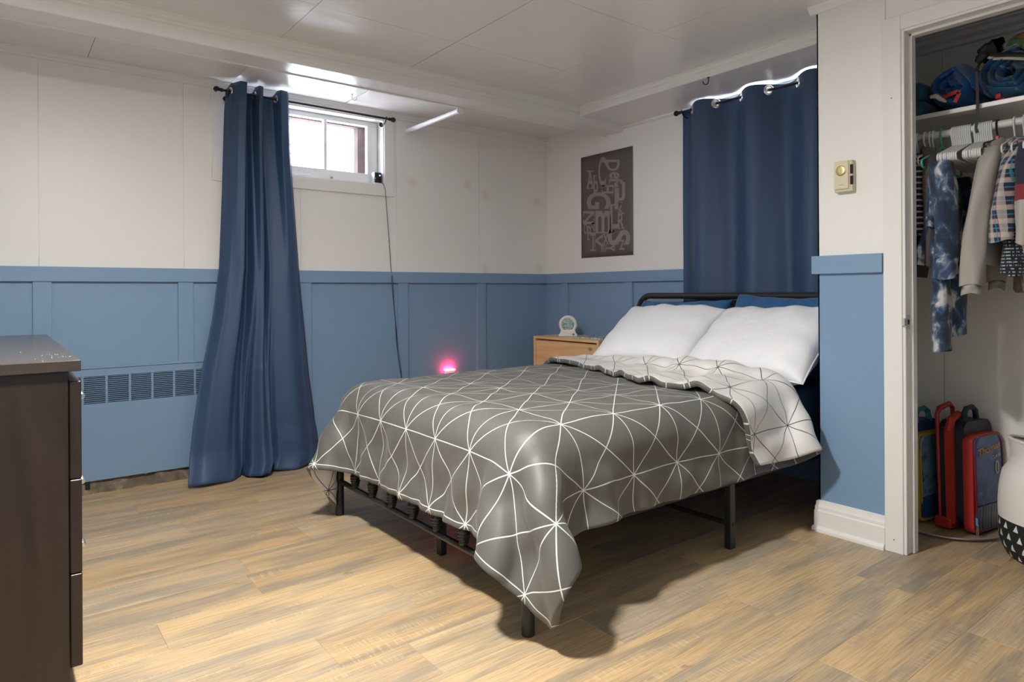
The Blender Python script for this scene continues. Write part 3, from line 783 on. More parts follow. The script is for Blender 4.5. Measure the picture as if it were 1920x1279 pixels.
# ---- pillows
def pillow(name, c, w, h, th, lean, mat, seed, yaw=0.0, roll=0.0, piping=None):
    rs = random.Random(seed); ph = [rs.uniform(0, 6.28) for _ in range(8)]
    nx, ny = 56, 44
    def surf(side):
        def fn(u, v):
            a, b = 2*u-1, 2*v-1
            e = (1-abs(a)**3.2)*(1-abs(b)**2.6)
            t = th*0.5*max(e, 0)**0.42
            wr = 0.010*math.sin(9*a+ph[0]+2*b)*(b*b)*(1-abs(b)**8)+0.007*math.sin(17*a+ph[1]-3*b)*abs(b)**3*(1-abs(b)**10)+0.006*math.sin(11*b+ph[2])*abs(a)**3*(1-abs(a)**10)
            x = a*w/2*(1-0.055*(1-b*b)**1.0*abs(a)**2)
            y = b*h/2*(1-0.085*(1-a*a)**1.0*abs(b)**2)
            sag = -0.10*t*(b)
            return (x, y, side*(t+wr*min(1, t/0.02))+0.012*math.sin(2.2*a+ph[3])*1.0)
        return fn
    m = MB(); m.grid(surf(1), nx, ny); m.grid(surf(-1), nx, ny, flip=True)
    # local x = along -y (world), local y = up the lean, local z = outward normal
    ex = Vector((math.sin(yaw)*0.0, -1, 0)); ey = Vector((math.cos(lean), 0, math.sin(lean))); ez = ex.cross(ey)
    if ez.x > 0: ez = -ez
    R3 = Matrix((ex, ey, ez)).transposed() @ Matrix.Rotation(roll, 3, 'Z')
    M4 = Matrix.Translation(c) @ R3.to_4x4()
    m.xf(M4)
    bm = None
    o = m.build(name, mat, smooth='all', fixn=False)
    bm = bmesh.new(); bm.from_mesh(o.data); bmesh.ops.remove_doubles(bm, verts=bm.verts[:], dist=0.0006); bmesh.ops.recalc_face_normals(bm, faces=bm.faces[:]); bm.to_mesh(o.data); bm.free()
    o.data.polygons.foreach_set('use_smooth', [True]*len(o.data.polygons))
    if piping:
        pts = []
        for q in np.linspace(0, 1, 40)[:-1]: pts.append(surf(1)(q, 0))
        for q in np.linspace(0, 1, 30)[:-1]: pts.append(surf(1)(1, q))
        for q in np.linspace(1, 0, 40)[:-1]: pts.append(surf(1)(q, 1))
        for q in np.linspace(1, 0, 30)[:-1]: pts.append(surf(1)(0, q))
        MB().tube([M4 @ Vector(p) for p in pts], 0.0035, 6, closed=True).build('piping', piping, o, smooth=True)
    return o
PG = 'white pillows'
tag(pillow('pillow', (-0.565, -1.665, 0.825), 0.72, 0.55, 0.20, 0.63, MT['pillow'], 1, roll=0.04, piping=MT['pillow']),
    'plump white pillow beside the pine nightstand', 'pillow', PG)
tag(pillow('pillow', (-0.575, -2.375, 0.83), 0.72, 0.55, 0.21, 0.64, MT['pillow'], 5, roll=-0.02, piping=MT['pillow']),
    'plump white pillow beside the closet wall', 'pillow', PG)
tag(pillow('pillow', (-0.31, -1.60, 0.845), 0.70, 0.46, 0.15, 1.0, MT['pillow_blue'], 9),
    'blue pillow leaning on the headboard near the pine nightstand', 'pillow', 'blue pillows')
tag(pillow('pillow', (-0.305, -2.33, 0.868), 0.70, 0.46, 0.17, 1.05, MT['pillow_blue'], 13, roll=-0.04),
    'blue pillow leaning on the headboard near the closet wall', 'pillow', 'blue pillows')

# ---- nightstand
NX0, NX1, NY0, NY1, NZ = -0.38, -0.03, -1.0, -0.283, 0.755
ns_ = thing('nightstand', 'pale pine nightstand with plain drawer fronts in the corner by the bed', 'nightstand', ((NX0+NX1)/2, (NY0+NY1)/2, 0))
for y0, y1 in ((NY0, NY0+0.022), (NY1-0.022, NY1)):
    MB().rbox(NX0, NX1, y0, y1, 0, NZ-0.020, 0.002, 1).build('side_panel', MT['pine'], ns_)
MB().rbox(NX0, NX1, NY0, NY1, NZ-0.020, NZ, 0.002, 1).build('top_board', MT['pine'], ns_)
MB().box(NX1-0.01, NX1, NY0+0.02, NY1-0.02, 0.05, NZ-0.02).build('back_board', MT['pine'], ns_)
for z0, z1 in ((0.515, NZ-0.036), (0.290, 0.505), (0.065, 0.280)):
    MB().rbox(NX0+0.006, NX0+0.024, NY0+0.026, NY1-0.026, z0, z1, 0.002, 1).build('drawer_front', MT['pine'], ns_)
MB().box(NX0+0.026, NX1-0.012, NY0+0.024, NY1-0.024, 0.06, NZ-0.03).build('drawer_case', MT['pine'], ns_)
MB().lathe([(0.006, 0), (0.006, 0.001), (0.003, 0.0012), (0.0, -0.002)], (-0.30, NY0, NZ-0.032), (0, -1, 0), 12).build('screw_cap', MT['dark_gap'], ns_)

# ---- sleep-trainer clock
cc = hit(1065, 608.5, 2, NZ+0.092)
CL = thing('alarm_clock', 'round white clock with a pale green face on the nightstand', 'clock', (cc[0], cc[1], NZ))
cdir = Vector((CAM[0]-cc[0]-0.25, CAM[1]-cc[1]+0.3, 0)).normalized()
def clk(r0, prof, mat, nm, cz=NZ+0.092, par=CL):
    return MB().lathe(prof, Vector((cc[0], cc[1], cz)), cdir, 40).build(nm, mat, par, smooth=35)
wp = plain('white_plastic', (0.83, 0.80, 0.77, 1), 0.35)
clk(0, [(0.0, -0.032), (0.045, -0.030), (0.066, -0.016), (0.0705, 0.0), (0.068, 0.013), (0.060, 0.018), (0.050, 0.016), (0.048, 0.011), (0.0, 0.011)], wp, 'housing')
k = NT('clock_face_print'); v = k.coord((1, 1, 1)); n1 = k.noise(v, 55, 5, 0.6, 1.2).outputs['Fac']
k.base(k.ramp(n1, [(0.36, srgb(96, 132, 122)), (0.5, srgb(140, 172, 158)), (0.6, srgb(190, 214, 208)), (0.66, srgb(226, 236, 236))])); k.rough(0.25)
clk(0, [(0.0, 0.0135), (0.048, 0.0135), (0.048, 0.011)], k.m, 'face')
side = Vector((-cdir.y, cdir.x, 0))
prof = [(-0.072, 0), (0.072, 0), (0.070, 0.012), (0.060, 0.024), (0.052, 0.050), (-0.052, 0.050), (-0.060, 0.024), (-0.070, 0.012)]
C0 = Vector((cc[0], cc[1], NZ+0.003))
st = MB().prism(prof, lambda a, b, q: C0+side*a+Vector((0, 0, b))+cdir*(-0.030, 0.017)[q]).build('stand', wp, CL, smooth=30)
for q, (a, col) in enumerate(((0.043, (0.12, 0.14, 0.3, 1)), (0.026, (0.25, 0.25, 0.3, 1)))):
    r = (0.008, 0.003)[q]
    MB().lathe([(r, 0), (r, 0.002), (r*0.6, 0.0025), (r*0.6, 0.001), (0, 0.001)], C0+side*(-a)*-1+cdir*0.017+Vector((0, 0, 0.014)), cdir, 16).build('button', plain('button_ink', col, 0.4), CL)
for s_ in (-0.055, 0.055):
    MB().rbox(*[q for pr_ in zip((C0+side*s_-Vector((.008, .008, .003)))[:], (C0+side*s_+Vector((.008, .008, .002)))[:]) for q in pr_], 0.001, 1).build('foot', wp, CL)

# ---- magazine on the nightstand
k = NT('magazine_cover_print'); v = k.coord(); n1 = k.noise(v, 14, 4, 0.6, 1.5).outputs['Fac']
k.base(k.ramp(n1, [(0.3, srgb(70, 96, 92)), (0.45, srgb(150, 165, 160)), (0.55, srgb(205, 205, 205)), (0.68, srgb(226, 206, 190)), (0.8, srgb(88, 130, 116))])); k.rough(0.25)
mg = MB()
A, Bq = np.array([-0.33, -0.74]), np.array([-0.13, -0.99])
def mag(u, v):
    x = -0.345+0.25*v+0.01*u; y = -0.70-0.30*u
    return (x, y, NZ+0.010+0.004*math.sin(u*3.1)+0.005*(u > 0.9)*(u-0.9)*10)
mg.grid(mag, 12, 8); mg.grid(lambda u, v: (mag(u, v)[0], mag(u, v)[1], NZ+0.001), 12, 8, flip=True)
for q in range(11):
    a, b = q/11, (q+1)/11
    for vv, fl in ((0, 0), (1, 1)):
        p1, p2 = mag(a, vv), mag(b, vv)
        mg.add([p1, p2, (p2[0], p2[1], NZ+0.001), (p1[0], p1[1], NZ+0.001)], [(0, 1, 2, 3)])
tag(mg.build('magazine', k.m), 'glossy magazine lying beside the white clock', 'magazine')

# ---- dresser
dr = thing('dresser', 'dark espresso wooden dresser with a speckled worn top', 'dresser', (-3.82, -1.42, 0))
DX0, DX1, DY0, DY1 = -4.10, -3.565, -2.165, -0.686
MB().rbox(DX0, DX1, DY0, DY0+0.02, 0, 0.892, 0.002, 1).build('side_panel', MT['dresser'], dr)
MB().rbox(DX0, DX1, DY1-0.02, DY1, 0, 0.892, 0.002, 1).build('side_panel', MT['dresser'], dr)
MB().box(DX0, DX1-0.01, DY0+0.02, DY1-0.02, 0.06, 0.892).build('carcass', MT['dresser'], dr)
MB().box(DX0+0.02, DX1-0.03, DY0+0.02, DY1-0.02, 0.0, 0.062).build('plinth', MT['dresser'], dr)
MB().rbox(DX0-0.01, -3.5365, -2.177, -0.674, 0.892, 0.9222, 0.002, 1).build('top_board', MT['dresser_top'], dr)
for z0, z1 in ((0.598, 0.864), (0.341, 0.5965), (0.087, 0.3395)):
    for y0, y1 in ((DY0+0.001, (DY0+DY1)/2-0.002), ((DY0+DY1)/2+0.002, DY1-0.001)):
        f = MB().rbox(DX1+0.002, -3.535, y0, y1, z0, z1, 0.0025, 1).build('drawer_front', MT['dresser'], dr)
        zc = z1-0.083 if z0 > 0.3 else z1-0.025
        yc = (y0+y1)/2
        h_ = MB().cyl((-3.507, yc-0.05, zc), (-3.507, yc+0.05, zc), 0.007, 12)
        for q in range(8): h_.lathe([(0.007, 0), (0.0095, 0.002), (0.0095, 0.005), (0.007, 0.007)], (-3.507, yc-0.046+q*0.0115, zc), (0, 1, 0), 12)
        for yy in (yc-0.04, yc+0.04): h_.cyl((-3.536, yy, zc), (-3.507, yy, zc), 0.004, 8)
        h_.build('handle', MT['chrome'], f, smooth=True)
# grit left on the dresser top
k = plain('dust_speck', (0.85, 0.82, 0.78, 1), 0.5)
g = MB(); rs = random.Random(4)
for q in range(46):
    if q < 34: x, y = rs.gauss(-3.60, 0.03), rs.gauss(-1.95, 0.10)
    else: x, y = rs.uniform(-4.0, -3.56), rs.uniform(-2.15, -1.2)
    if not (-4.05 < x < -3.545 and -2.17 < y < -0.7): continue
    r = rs.uniform(0.0004, 0.0012); g.lathe([(r, 0), (r*0.7, r), (0, r*1.1)], (x, y, 0.9221), n=5)
g.build('dust_specks', k, dr, kind='stuff')

# ---- curtains
def curtain_rod(name, label, group, P0, P1, brackets, sag=0.0, wall=None, finial=0.022):
    t_ = thing(name, label, 'curtain rod', P0, group)
    P0, P1 = Vector(P0), Vector(P1); dv = (P1-P0).normalized()
    pts = [P0.lerp(P1, q)+Vector((0, 0, sag*4*q*(1-q))) for q in np.linspace(0, 1, 21)]
    MB().tube(pts, 0.0075, 10).build('rod', MT['iron'], t_, smooth=True)
    for p, s_ in ((P0, -1), (P1, 1)):
        MB().lathe([(0.0085, -0.02), (0.012, -0.012), (0.012, -0.004), (0.010, 0), (finial*0.75, 0.008), (finial*0.85, 0.02), (finial*0.55, 0.032), (0, 0.038)], p, dv*s_, 8).build('finial', MT['iron'], t_, smooth=30)
    for q in brackets:
        p = P0.lerp(P1, q)+Vector((0, 0, sag*4*q*(1-q)))
        wv = Vector(wall)
        foot = p+wv
        b = MB().tube([foot+Vector((0, 0, -0.03)), foot+Vector((0, 0, -0.035))-wv*0.25, p+wv*0.25+Vector((0, 0, -0.03)), p+Vector((0, 0, -0.013))], 0.005, 8)
        b.tube([p+Vector((0.0, 0, -0.013))+wv*0.15, p-wv.normalized()*0.012+Vector((0, 0, -0.004)), p-wv.normalized()*0.012+Vector((0, 0, 0.012))], 0.004, 8)
        b.lathe([(0.016, 0), (0.016, 0.004), (0, 0.005)], foot+Vector((0, 0, -0.03)), -wv, 10)
        b.build('bracket', MT['iron'], t_, smooth=True)
    return t_
YR = -0.085
r0, r1 = hit(412, 168, 1, YR), hit(733, 224, 1, YR)
curtain_rod('curtain_rod', 'thin black curtain rod in front of the uncovered basement window', 'curtain rods', tuple(r0), tuple(r1), (0.045, 0.965), 0.0, (0, 0.085-0.012, 0))
ROD1 = (Vector(r0), Vector(r1))
XR = -0.085
q0 = hit(1272, 212, 0, XR)
curtain_rod('curtain_rod', 'thin black curtain rod behind the headboard, carrying a closed curtain', 'curtain rods', tuple(q0), (XR, -2.62, q0[2]-0.012), (0.03, 0.965), 0.0, (0.085-0.002, 0, 0))

# long curtain, gathered at one end of its rod
def curve(tab, z):
    for (z0, a), (z1, b) in zip(tab, tab[1:]):
        if z >= z1: return a+(b-a)*(z0-z)/(z0-z1)
    return tab[-1][1]
LEFT = [(2.36, -2.600), (2.2, -2.612), (1.74, -2.630), (1.26, -2.655), (0.95, -2.700), (0.63, -2.770), (0.33, -2.822), (0.12, -2.850), (0.0, -2.868)]
RIGHT = [(2.36, -2.238), (2.0, -2.222), (1.78, -2.205), (1.27, -2.165), (0.60, -2.108), (0.23, -2.060), (0.08, -2.045), (0.0, -2.09)]
TOPF = [(0, -0.055), (0.06, -0.10), (0.15, -0.150), (0.24, -0.150), (0.27, -0.055), (0.36, -0.03), (0.42, -0.06), (0.47, -0.135), (0.53, -0.128), (0.57, -0.05), (0.66, -0.03), (0.76, -0.06), (0.84, -0.125), (0.94, -0.120), (1.0, -0.095)]
MIDF = [(0, -0.080), (0.10, -0.13), (0.24, -0.15), (0.30, -0.08), (0.345, -0.065), (0.40, -0.125), (0.50, -0.135), (0.545, -0.075), (0.60, -0.11), (0.80, -0.130), (0.92, -0.115), (1.0, -0.070)]
BOTF = [(0, -0.165), (0.10, -0.185), (0.30, -0.170), (0.38, -0.130), (0.405, -0.095), (0.43, -0.170), (0.50, -0.215), (0.57, -0.200), (0.605, -0.120), (0.65, -0.150), (0.80, -0.165), (0.92, -0.130), (1.0, -0.085)]
deep = lambda T: [(a, min(-0.034, -0.095+(b+0.095)*1.4)) for a, b in T]
TOPF, MIDF, BOTF = deep(TOPF), deep(MIDF), deep(BOTF)
def curtL(u, v):
    ztop = 2.372-0.004*u
    a, b, c_ = smoothlerp(TOPF, u), smoothlerp(MIDF, u), smoothlerp(BOTF, u)
    z = ztop*(1-v)+0.012*v
    # scallop of the heading between eyelets
    z += (1-v)**30*(-0.030*max(0, (a+0.09)/0.06) if a > -0.09 else 0.004)
    x = curve(LEFT, z)+(curve(RIGHT, z)-curve(LEFT, z))*u
    y = a+(b-a)*min(1, v/0.5) if v < 0.5 else b+(c_-b)*((v-0.5)/0.5)**1.2
    y += 0.003*math.sin(9*v+5*u)
    # hem trailing on the floor
    if v > 0.93:
        q = (v-0.93)/0.07
        y -= 0.035*q*q*(0.5+0.5*math.sin(9*u+0.6))+0.02*q
        z = max(0.006, z+0.010*q*math.sin(14*u))
        if 0.58 < u < 0.98: y += 0.030*q*math.sin((u-0.58)/0.4*math.pi); 
    if 0.86 < v < 0.95 and u > 0.55: y += 0.020*math.sin((v-0.86)/0.09*math.pi*2)*(u-0.55)
    if abs(v-0.735) < 0.012 and 0.41 < u < 0.59: y -= 0.008*(1-abs(v-0.735)/0.012)*math.sin((u-0.41)/0.18*math.pi)
    return (x, y, z)
cu = thing('curtain', 'floor length navy blue curtain gathered at the side of the bright window', 'curtain', (-2.45, -0.12, 0.0), 'navy blackout curtains')
m = MB().grid(curtL, 150, 130).build('cloth', MT['curtain'], cu, smooth='all', fixn=False)
sd = m.modifiers.new('thickness', 'SOLIDIFY'); sd.thickness = 0.003; sd.offset = 0
def eyelet(c, ax, parent, r=0.026):
    MB().lathe([(r*0.78, -0.004), (r*0.74, 0.0), (r*0.78, 0.004), (r*0.95, 0.006), (r*1.12, 0.003), (r*1.12, -0.003), (r*0.95, -0.006), (r*0.78, -0.004)], c, ax, 24).build('eyelet', MT['grommet'], parent, smooth=True)
def rod_z(x): 
    a, b = ROD1; return a.z+(b.z-a.z)*(x-a.x)/(b.x-a.x)
for u in (0.045, 0.262, 0.445, 0.555, 0.80):
    p = curtL(u, 0.018); x = p[0]
    y1_, y2_ = curtL(u-0.02, 0.018), curtL(u+0.02, 0.018)
    n = Vector((-(y2_[1]-y1_[1]), y2_[0]-y1_[0], 0)).normalized()
    eyelet((x, YR, rod_z(x)), n, cu, 0.022)

def curtR(u, v):
    v = v/0.45*0.055 if v < 0.45 else 0.055+(v-0.45)/0.55*0.945       # dense rows in the heading
    y = -1.466-u*1.16
    ph = (y+1.675)/0.366*2*math.pi
    amp = 0.054*(1-0.1*v)
    x = XR-amp*(math.cos(ph)+0.12*math.cos(3*ph)*v)
    z = 2.322+0.006*math.cos(ph)-v*1.58
    y += 0.016*math.sin(ph+1.2)*v
    x += 0.004*math.sin(9*v+ph*0.5)*v
    if u < 0.13: y += 0.02*(v-0.1)*(1-u/0.13)
    return (x, y, z)
def punch(o, holes, ax):
    """cut round eyelet holes: holes = world points, ax = axis along the rod's cross direction to ignore"""
    bm = bmesh.new(); bm.from_mesh(o.data); org = ORG[o.name]; kill = []
    for f in bm.faces:
        c_ = f.calc_center_median()+org
        for h_, r_ in holes:
            d_ = c_-Vector(h_); 
            if d_.length < r_: kill.append(f); break
    bmesh.ops.delete(bm, geom=kill, context='FACES'); bm.to_mesh(o.data); bm.free()
cu2 = thing('curtain', 'closed navy blue curtain with silver eyelets hanging behind the headboard', 'curtain', (-0.09, -2.0, 0.742), 'navy blackout curtains')
m = MB().grid(curtR, 260, 100).build('cloth', MT['curtain'], cu2, smooth='all', fixn=False)
holes = []
for q in range(6):
    y = -1.5835-0.183*q
    zr = q0[2]-0.012*(y-q0[1])/(-2.62-q0[1])
    u = -(y+1.466)/1.16
    a, b = curtR(u-0.008, 0.3), curtR(u+0.008, 0.3)
    n = Vector((-(b[1]-a[1]), b[0]-a[0], 0)).normalized()
    eyelet((XR, y, zr), n, cu2, 0.027); holes.append(((XR, y, zr), 0.0225))
punch(m, holes, None)
sd = m.modifiers.new('thickness', 'SOLIDIFY'); sd.thickness = 0.003; sd.offset = 0

# ---- pole between wall and beam, hooks
pole = thing('wall_pole', 'white pole running from the window wall to the ceiling beam', 'pole', (-1.338, -0.36, 2.276))
MB().cyl((-1.338, 0.0, 2.278), (-1.338, -0.716, 2.274), 0.0165, 18).build('tube', plain('pole_white_gloss', (0.84, 0.84, 0.85, 1), 0.2), pole, smooth=True)
MB().lathe([(0.026, 0), (0.026, 0.008), (0.021, 0.012), (0.021, 0.022), (0.017, 0.022)], (-1.338, 0.0, 2.278), (0, -1, 0), 18).build('socket', MT['trim'], pole, smooth=35)
MB().lathe([(0.026, 0), (0.026, 0.008), (0.021, 0.012), (0.021, 0.022), (0.017, 0.022)], (-1.338, -0.718, 2.274), (0, 1, 0), 18).build('socket', MT['trim'], pole, smooth=35)
def hook(label, p, mat, s, dirv):
    p = Vector(p); dv = Vector(dirv)
    pts = [p+Vector((0, 0, 0.003)), p+Vector((0, 0, -0.018*s))]
    for a in np.linspace(0, math.pi*1.05, 9):
        pts.append(p+Vector((0, 0, -0.018*s))+dv*(0.012*s*(1-math.cos(a)))+Vector((0, 0, -0.014*s*math.sin(a))))
    m = MB().tube(pts, 0.0022*s, 8); m.lathe([(0.006*s, 0), (0.004*s, -0.004*s), (0, -0.005*s)], p, (0, 0, 1), 10)
    return tag(m.build('ceiling_hook', mat, smooth=True), label, 'hook', 'ceiling hooks')
wh = hit(660, 177, 2, HC)
hook('small white hook screwed into the ceiling above the bright window', (wh[0], wh[1], HC), MT['trim'], 1.25, (0.8, -0.6, 0))
bh = hit(1322, 143, 2, SZ)
hook('small black hook under the ceiling soffit by the closed curtain', (SX+0.004, bh[1], SZ), MT['iron'], 1.3, (-0.7, 0.7, 0))

# ---- little camera on the window sill and its cable
sc = thing('security_camera', 'small dark home camera with a glowing blue light on the window sill', 'camera', (-1.560, 0.030, WZ0+0.006))
z0 = WZ0+0.006
MB().rbox(-1.588, -1.534, 0.004, 0.056, z0, z0+0.082, 0.008, 3).build('body', plain('camera_black_plastic', (0.02, 0.021, 0.025, 1), 0.15), sc, smooth=30)
MB().rbox(-1.591, -1.566, 0.012, 0.058, z0, z0+0.084, 0.006, 2).build('side_shell', plain('camera_silver', (0.6, 0.65, 0.72, 1), 0.3, metal=0.6), sc, smooth=30)
MB().lathe([(0.0045, 0), (0.0045, 0.001), (0, 0.0012)], (-1.551, 0.0035, z0+0.060), (0, -1, 0), 12).build('status_light', plain('blue_led', (0.1, 0.3, 1, 1), 0.3, emit=((0.25, 0.5, 1, 1), 6)), sc)
MB().rbox(-1.592, -1.530, 0.000, 0.060, z0-0.001, z0+0.006, 0.002, 1).build('base_plate', wp, sc)
cb = [hit(u, v, 1, -0.006) for u, v in ((716, 343), (721, 356), (724, 400), (728, 450), (731, 500), (733, 514))]
cb = [np.array([-1.545, 0.03, z0+0.004]), np.array([-1.532, -0.016, z0+0.001])]+[np.array([p[0], -0.018, p[2]]) for p in cb[1:]]
cb += [np.array([hit(u, v, 1, -0.03)[0], -0.030, hit(u, v, 1, -0.03)[2]]) for u, v in ((734, 522), (737, 560), (741, 600), (743, 640), (748, 680), (753, 710), (756, 760), (760, 800))]
cm = MB().tube(cb, 0.0021, 6)
cb2 = [p+np.array([0.004+0.006*math.sin(i*1.7), -0.002, 0]) for i, p in enumerate(cb[6:])]
cm.tube(cb2, 0.0018, 6)
tag(cm.build('power_cable', plain('black_cable', (0.02, 0.02, 0.02, 1), 0.5), smooth=True), 'thin black cable hanging from the small camera down the wall', 'cable')

# ---- plug-in night light glowing red
a, b = hit(836, 694, 1, -0.03), hit(853, 693, 1, -0.03)
nl = thing('night_light', 'plug-in night light glowing red on the blue wainscot', 'night light', ((a[0]+b[0])/2, -0.02, 0.42))
MB().rbox(a[0]+0.004, b[0]-0.004, -0.034, 0.0, 0.425, a[2]-0.004, 0.004, 2).build('body', wp, nl, smooth=30)
MB().rbox(a[0], b[0], -0.036, -0.004, a[2]-0.006, a[2]+0.004, 0.002, 2).build('lit_top', plain('red_led_diffuser', (0.8, 0.05, 0.1, 1), 0.4, emit=((1.0, 0.03, 0.09, 1), 85.0)), nl)

# ---- letter poster
po = thing('poster', 'dark grey poster covered in jumbled alphabet letters', 'poster', (0.0, -0.71, 1.367))
Yl, Yr, Zt, Zb = -0.438, -0.987, 2.170, 1.367
def poster_sheet(u, v):
    return (-0.0035-0.0015*math.sin(3.0*u)*math.sin(2.5*v), Yl+(Yr-Yl)*u, Zb+(Zt-Zb)*v)
k = NT('slate_print_paper'); v = k.coord(); n1 = k.noise(v, 26, 6, 0.7).outputs['Fac']; n2 = k.noise(v, 240, 3, 0.6).outputs['Fac']
k.base(k.mix(n2, k.ramp(n1, [(0.3, srgb(88, 79, 78)), (0.7, srgb(108, 98, 98))]), srgb(96, 88, 88))); k.rough(0.5)
m = MB().grid(poster_sheet, 12, 16).build('paper', k.m, po, smooth='all', fixn=False)
sd = m.modifiers.new('thickness', 'SOLIDIFY'); sd.thickness = 0.0006
BOLD = [0.022]
def glyph(ch):
    cu_ = bpy.data.curves.new('glyph', 'FONT'); cu_.body = ch; cu_.resolution_u = 4; cu_.offset = BOLD[0]
    ob_ = bpy.data.objects.new('glyph', cu_); COL.objects.link(ob_)
    bpy.context.view_layer.update()
    me = bpy.data.meshes.new_from_object(ob_.evaluated_get(bpy.context.evaluated_depsgraph_get()))
    vs = np.array([v.co[:] for v in me.vertices]); fs = [tuple(p.vertices) for p in me.polygons]
    bpy.data.objects.remove(ob_); bpy.data.curves.remove(cu_); bpy.data.meshes.remove(me)
    return vs, fs
def fit_text(ch, rot=0, serif=0):
    vs, fs = glyph(ch); v2 = vs[:, :2].copy()
    if rot:
        a = math.radians(rot); v2 = v2 @ np.array([[math.cos(a), math.sin(a)], [-math.sin(a), math.cos(a)]])
    v2 -= v2.min(0); v2 /= np.maximum(v2.max(0), 1e-6)
    return v2, fs
L_ = [('C', 228, 180, 306, 482, 0), ('D', 305, 210, 442, 325, 270), ('A', 113, 320, 182, 502, 0), ('b', 180, 365, 226, 542, 0), ('e', 338, 335, 442, 398, 270),
      ('f', 335, 392, 472, 450, 270), ('i', 388, 440, 428, 490, 270), ('H', 262, 465, 382, 548, 270), ('J', 435, 432, 497, 622, 0), ('I', 392, 495, 437, 706, 0), ('G', 113, 535, 352, 706, 270),
      ('k', 430, 632, 472, 742, 0), ('m', 198, 722, 354, 948, 0), ('L', 345, 655, 427, 900, 0), ('R', 425, 745, 487, 902, 0), ('N', 75, 725, 187, 857, 270),
      ('O', 86, 848, 117, 958, 0), ('P', 119, 872, 156, 1017, 0), ('q', 156, 840, 190, 922, 0), ('T', 150, 938, 203, 1122, 0), ('V', 193, 955, 272, 1087, 270),
      ('X', 274, 952, 332, 1058, 0), ('S', 322, 908, 548, 1072, 270), ('u', 340, 905, 388, 945, 0), ('Z', 440, 1012, 492, 1112, 0), ('W', 250, 1062, 297, 1132, 0), ('Y', 300, 1062, 392, 1127, 270)]
lm = MB()
def zpt(zx, zy):
    p = hit(1080+zx/5.3333, 260+zy/5.3333, 0, 0.0); return p[1], p[2]
for ch, x0, y0, x1, y1, rot in L_:
    v2, fs = fit_text(ch, rot)
    vs = []
    for a, b in v2:
        yy, zz = zpt(x0+(x1-x0)*a, y1+(y0-y1)*b)
        vs.append((-0.0062, yy, zz))
    lm.add(vs, fs)
    # slab serifs
    if ch in 'AbHIJkmLRNPTVXWYuf':
        bars = ((0, 0.0, 1, 0.07), (0, 0.93, 1, 1.0)) if rot == 0 else ((0.0, 0, 0.07, 1), (0.93, 0, 1, 1))
        for (a0, b0, a1, b1) in bars:
            gaps = [(0.0, 0.42), (0.58, 1.0)] if ch in 'AHkmRNXWVYu' else [(0.0, 1.0 if ch in 'ITL' else 0.6)]
            if ch in 'JP' and b0 > 0.5 and rot == 0: gaps = [(0.2, 1.0)] if ch == 'J' else []
            if ch in 'J' and b0 < 0.5: gaps = []
            for g0, g1 in gaps:
                qa = [(a0+(a1-a0)*g0, b0), (a0+(a1-a0)*g1, b0), (a0+(a1-a0)*g1, b1), (a0+(a1-a0)*g0, b1)] if rot == 0 else [(a0, g0), (a1, g0), (a1, g1), (a0, g1)]
                vv = []
                for a, b in qa:
                    yy, zz = zpt(x0+(x1-x0)*a, y1+(y0-y1)*b); vv.append((-0.0060, yy, zz))
                lm.add(vv, [(0, 1, 2, 3)])
lm.build('lettering', plain('taupe_letter_ink', srgb(150, 136, 131), 0.5), po, fixn=False)
MB().lathe([(0.005, 0), (0.004, 0.003), (0, 0.004)], (-0.005, Yl-0.016, Zt-0.02), (-1, 0, 0), 10).build('push_pin', MT['iron'], po)

# ---- thermostat
th = thing('thermostat', 'beige dial thermostat with a brass knob on the closet wall', 'thermostat', (XP, -2.89, 1.53))
tb = plain('beige_plastic', (0.74, 0.66, 0.46, 1), 0.4)
ty0, ty1, tz0, tz1 = -2.932, -2.861, 1.532, 1.668
MB().rbox(XP-0.030, XP, ty0-0.006, ty1+0.002, tz0, tz1, 0.003, 2).build('body', plain('beige_plastic_base', (0.66, 0.58, 0.42, 1), 0.45), th)
MB().rbox(XP-0.037, XP-0.026, ty0+0.008, ty1, tz0+0.012, tz1-0.002, 0.002, 2).build('front_plate', tb, th)
MB().rbox(XP-0.0378, XP-0.030, ty0+0.012, ty1-0.004, tz0+0.016, tz0+0.046, 0.0008, 1).build('lower_plate', tb, th)
kc = Vector((XP-0.037, -2.892, 1.6245))
kn = MB().lathe([(0.0205, 0), (0.0205, 0.004), (0.019, 0.007), (0.017, 0.0075), (0.0, 0.0065)], kc, (-1, 0, 0), 32).build('dial', MT['brass'], th, smooth=35)
MB().lathe([(0.0225, -0.0005), (0.0225, 0.0015), (0.0205, 0.002)], kc, (-1, 0, 0), 32).build('dial_ring', plain('aged_brass', (0.30, 0.22, 0.09, 1), 0.4, metal=0.8), th, smooth=35)
for z0_, z1_ in ((1.560, 1.598), (1.607, 1.648)):
    MB().box(XP-0.0305, XP-0.022, ty0-0.0065, ty0+0.0035, z0_, z1_).build('vent_slot', MT['dark_gap'], th)
MB().box(XP-0.0384, XP-0.037, -2.905, -2.884, 1.5605, 1.5625).build('maker_mark', plain('grey_print', (0.25, 0.23, 0.2, 1), 0.5), th)

# ---- ceiling lamp (out of the picture)
cl = thing('ceiling_light', 'round flush ceiling light panel', 'ceiling light', tuple(LAMP))
MB().lathe([(0.16, 0.023), (0.165, 0.01), (0.165, -0.006), (0.150, -0.008), (0.148, 0.0), (0.0, 0.0)], LAMP, n=40).build('housing', MT['trim'], cl, smooth=35)
MB().lathe([(0.148, -0.003), (0.0, -0.003)], LAMP, n=40).build('diffuser', plain('lamp_diffuser', (0.9, 0.9, 0.88, 1), 0.5, emit=((1.0, 0.93, 0.83, 1), 8.0)), cl, fixn=False)

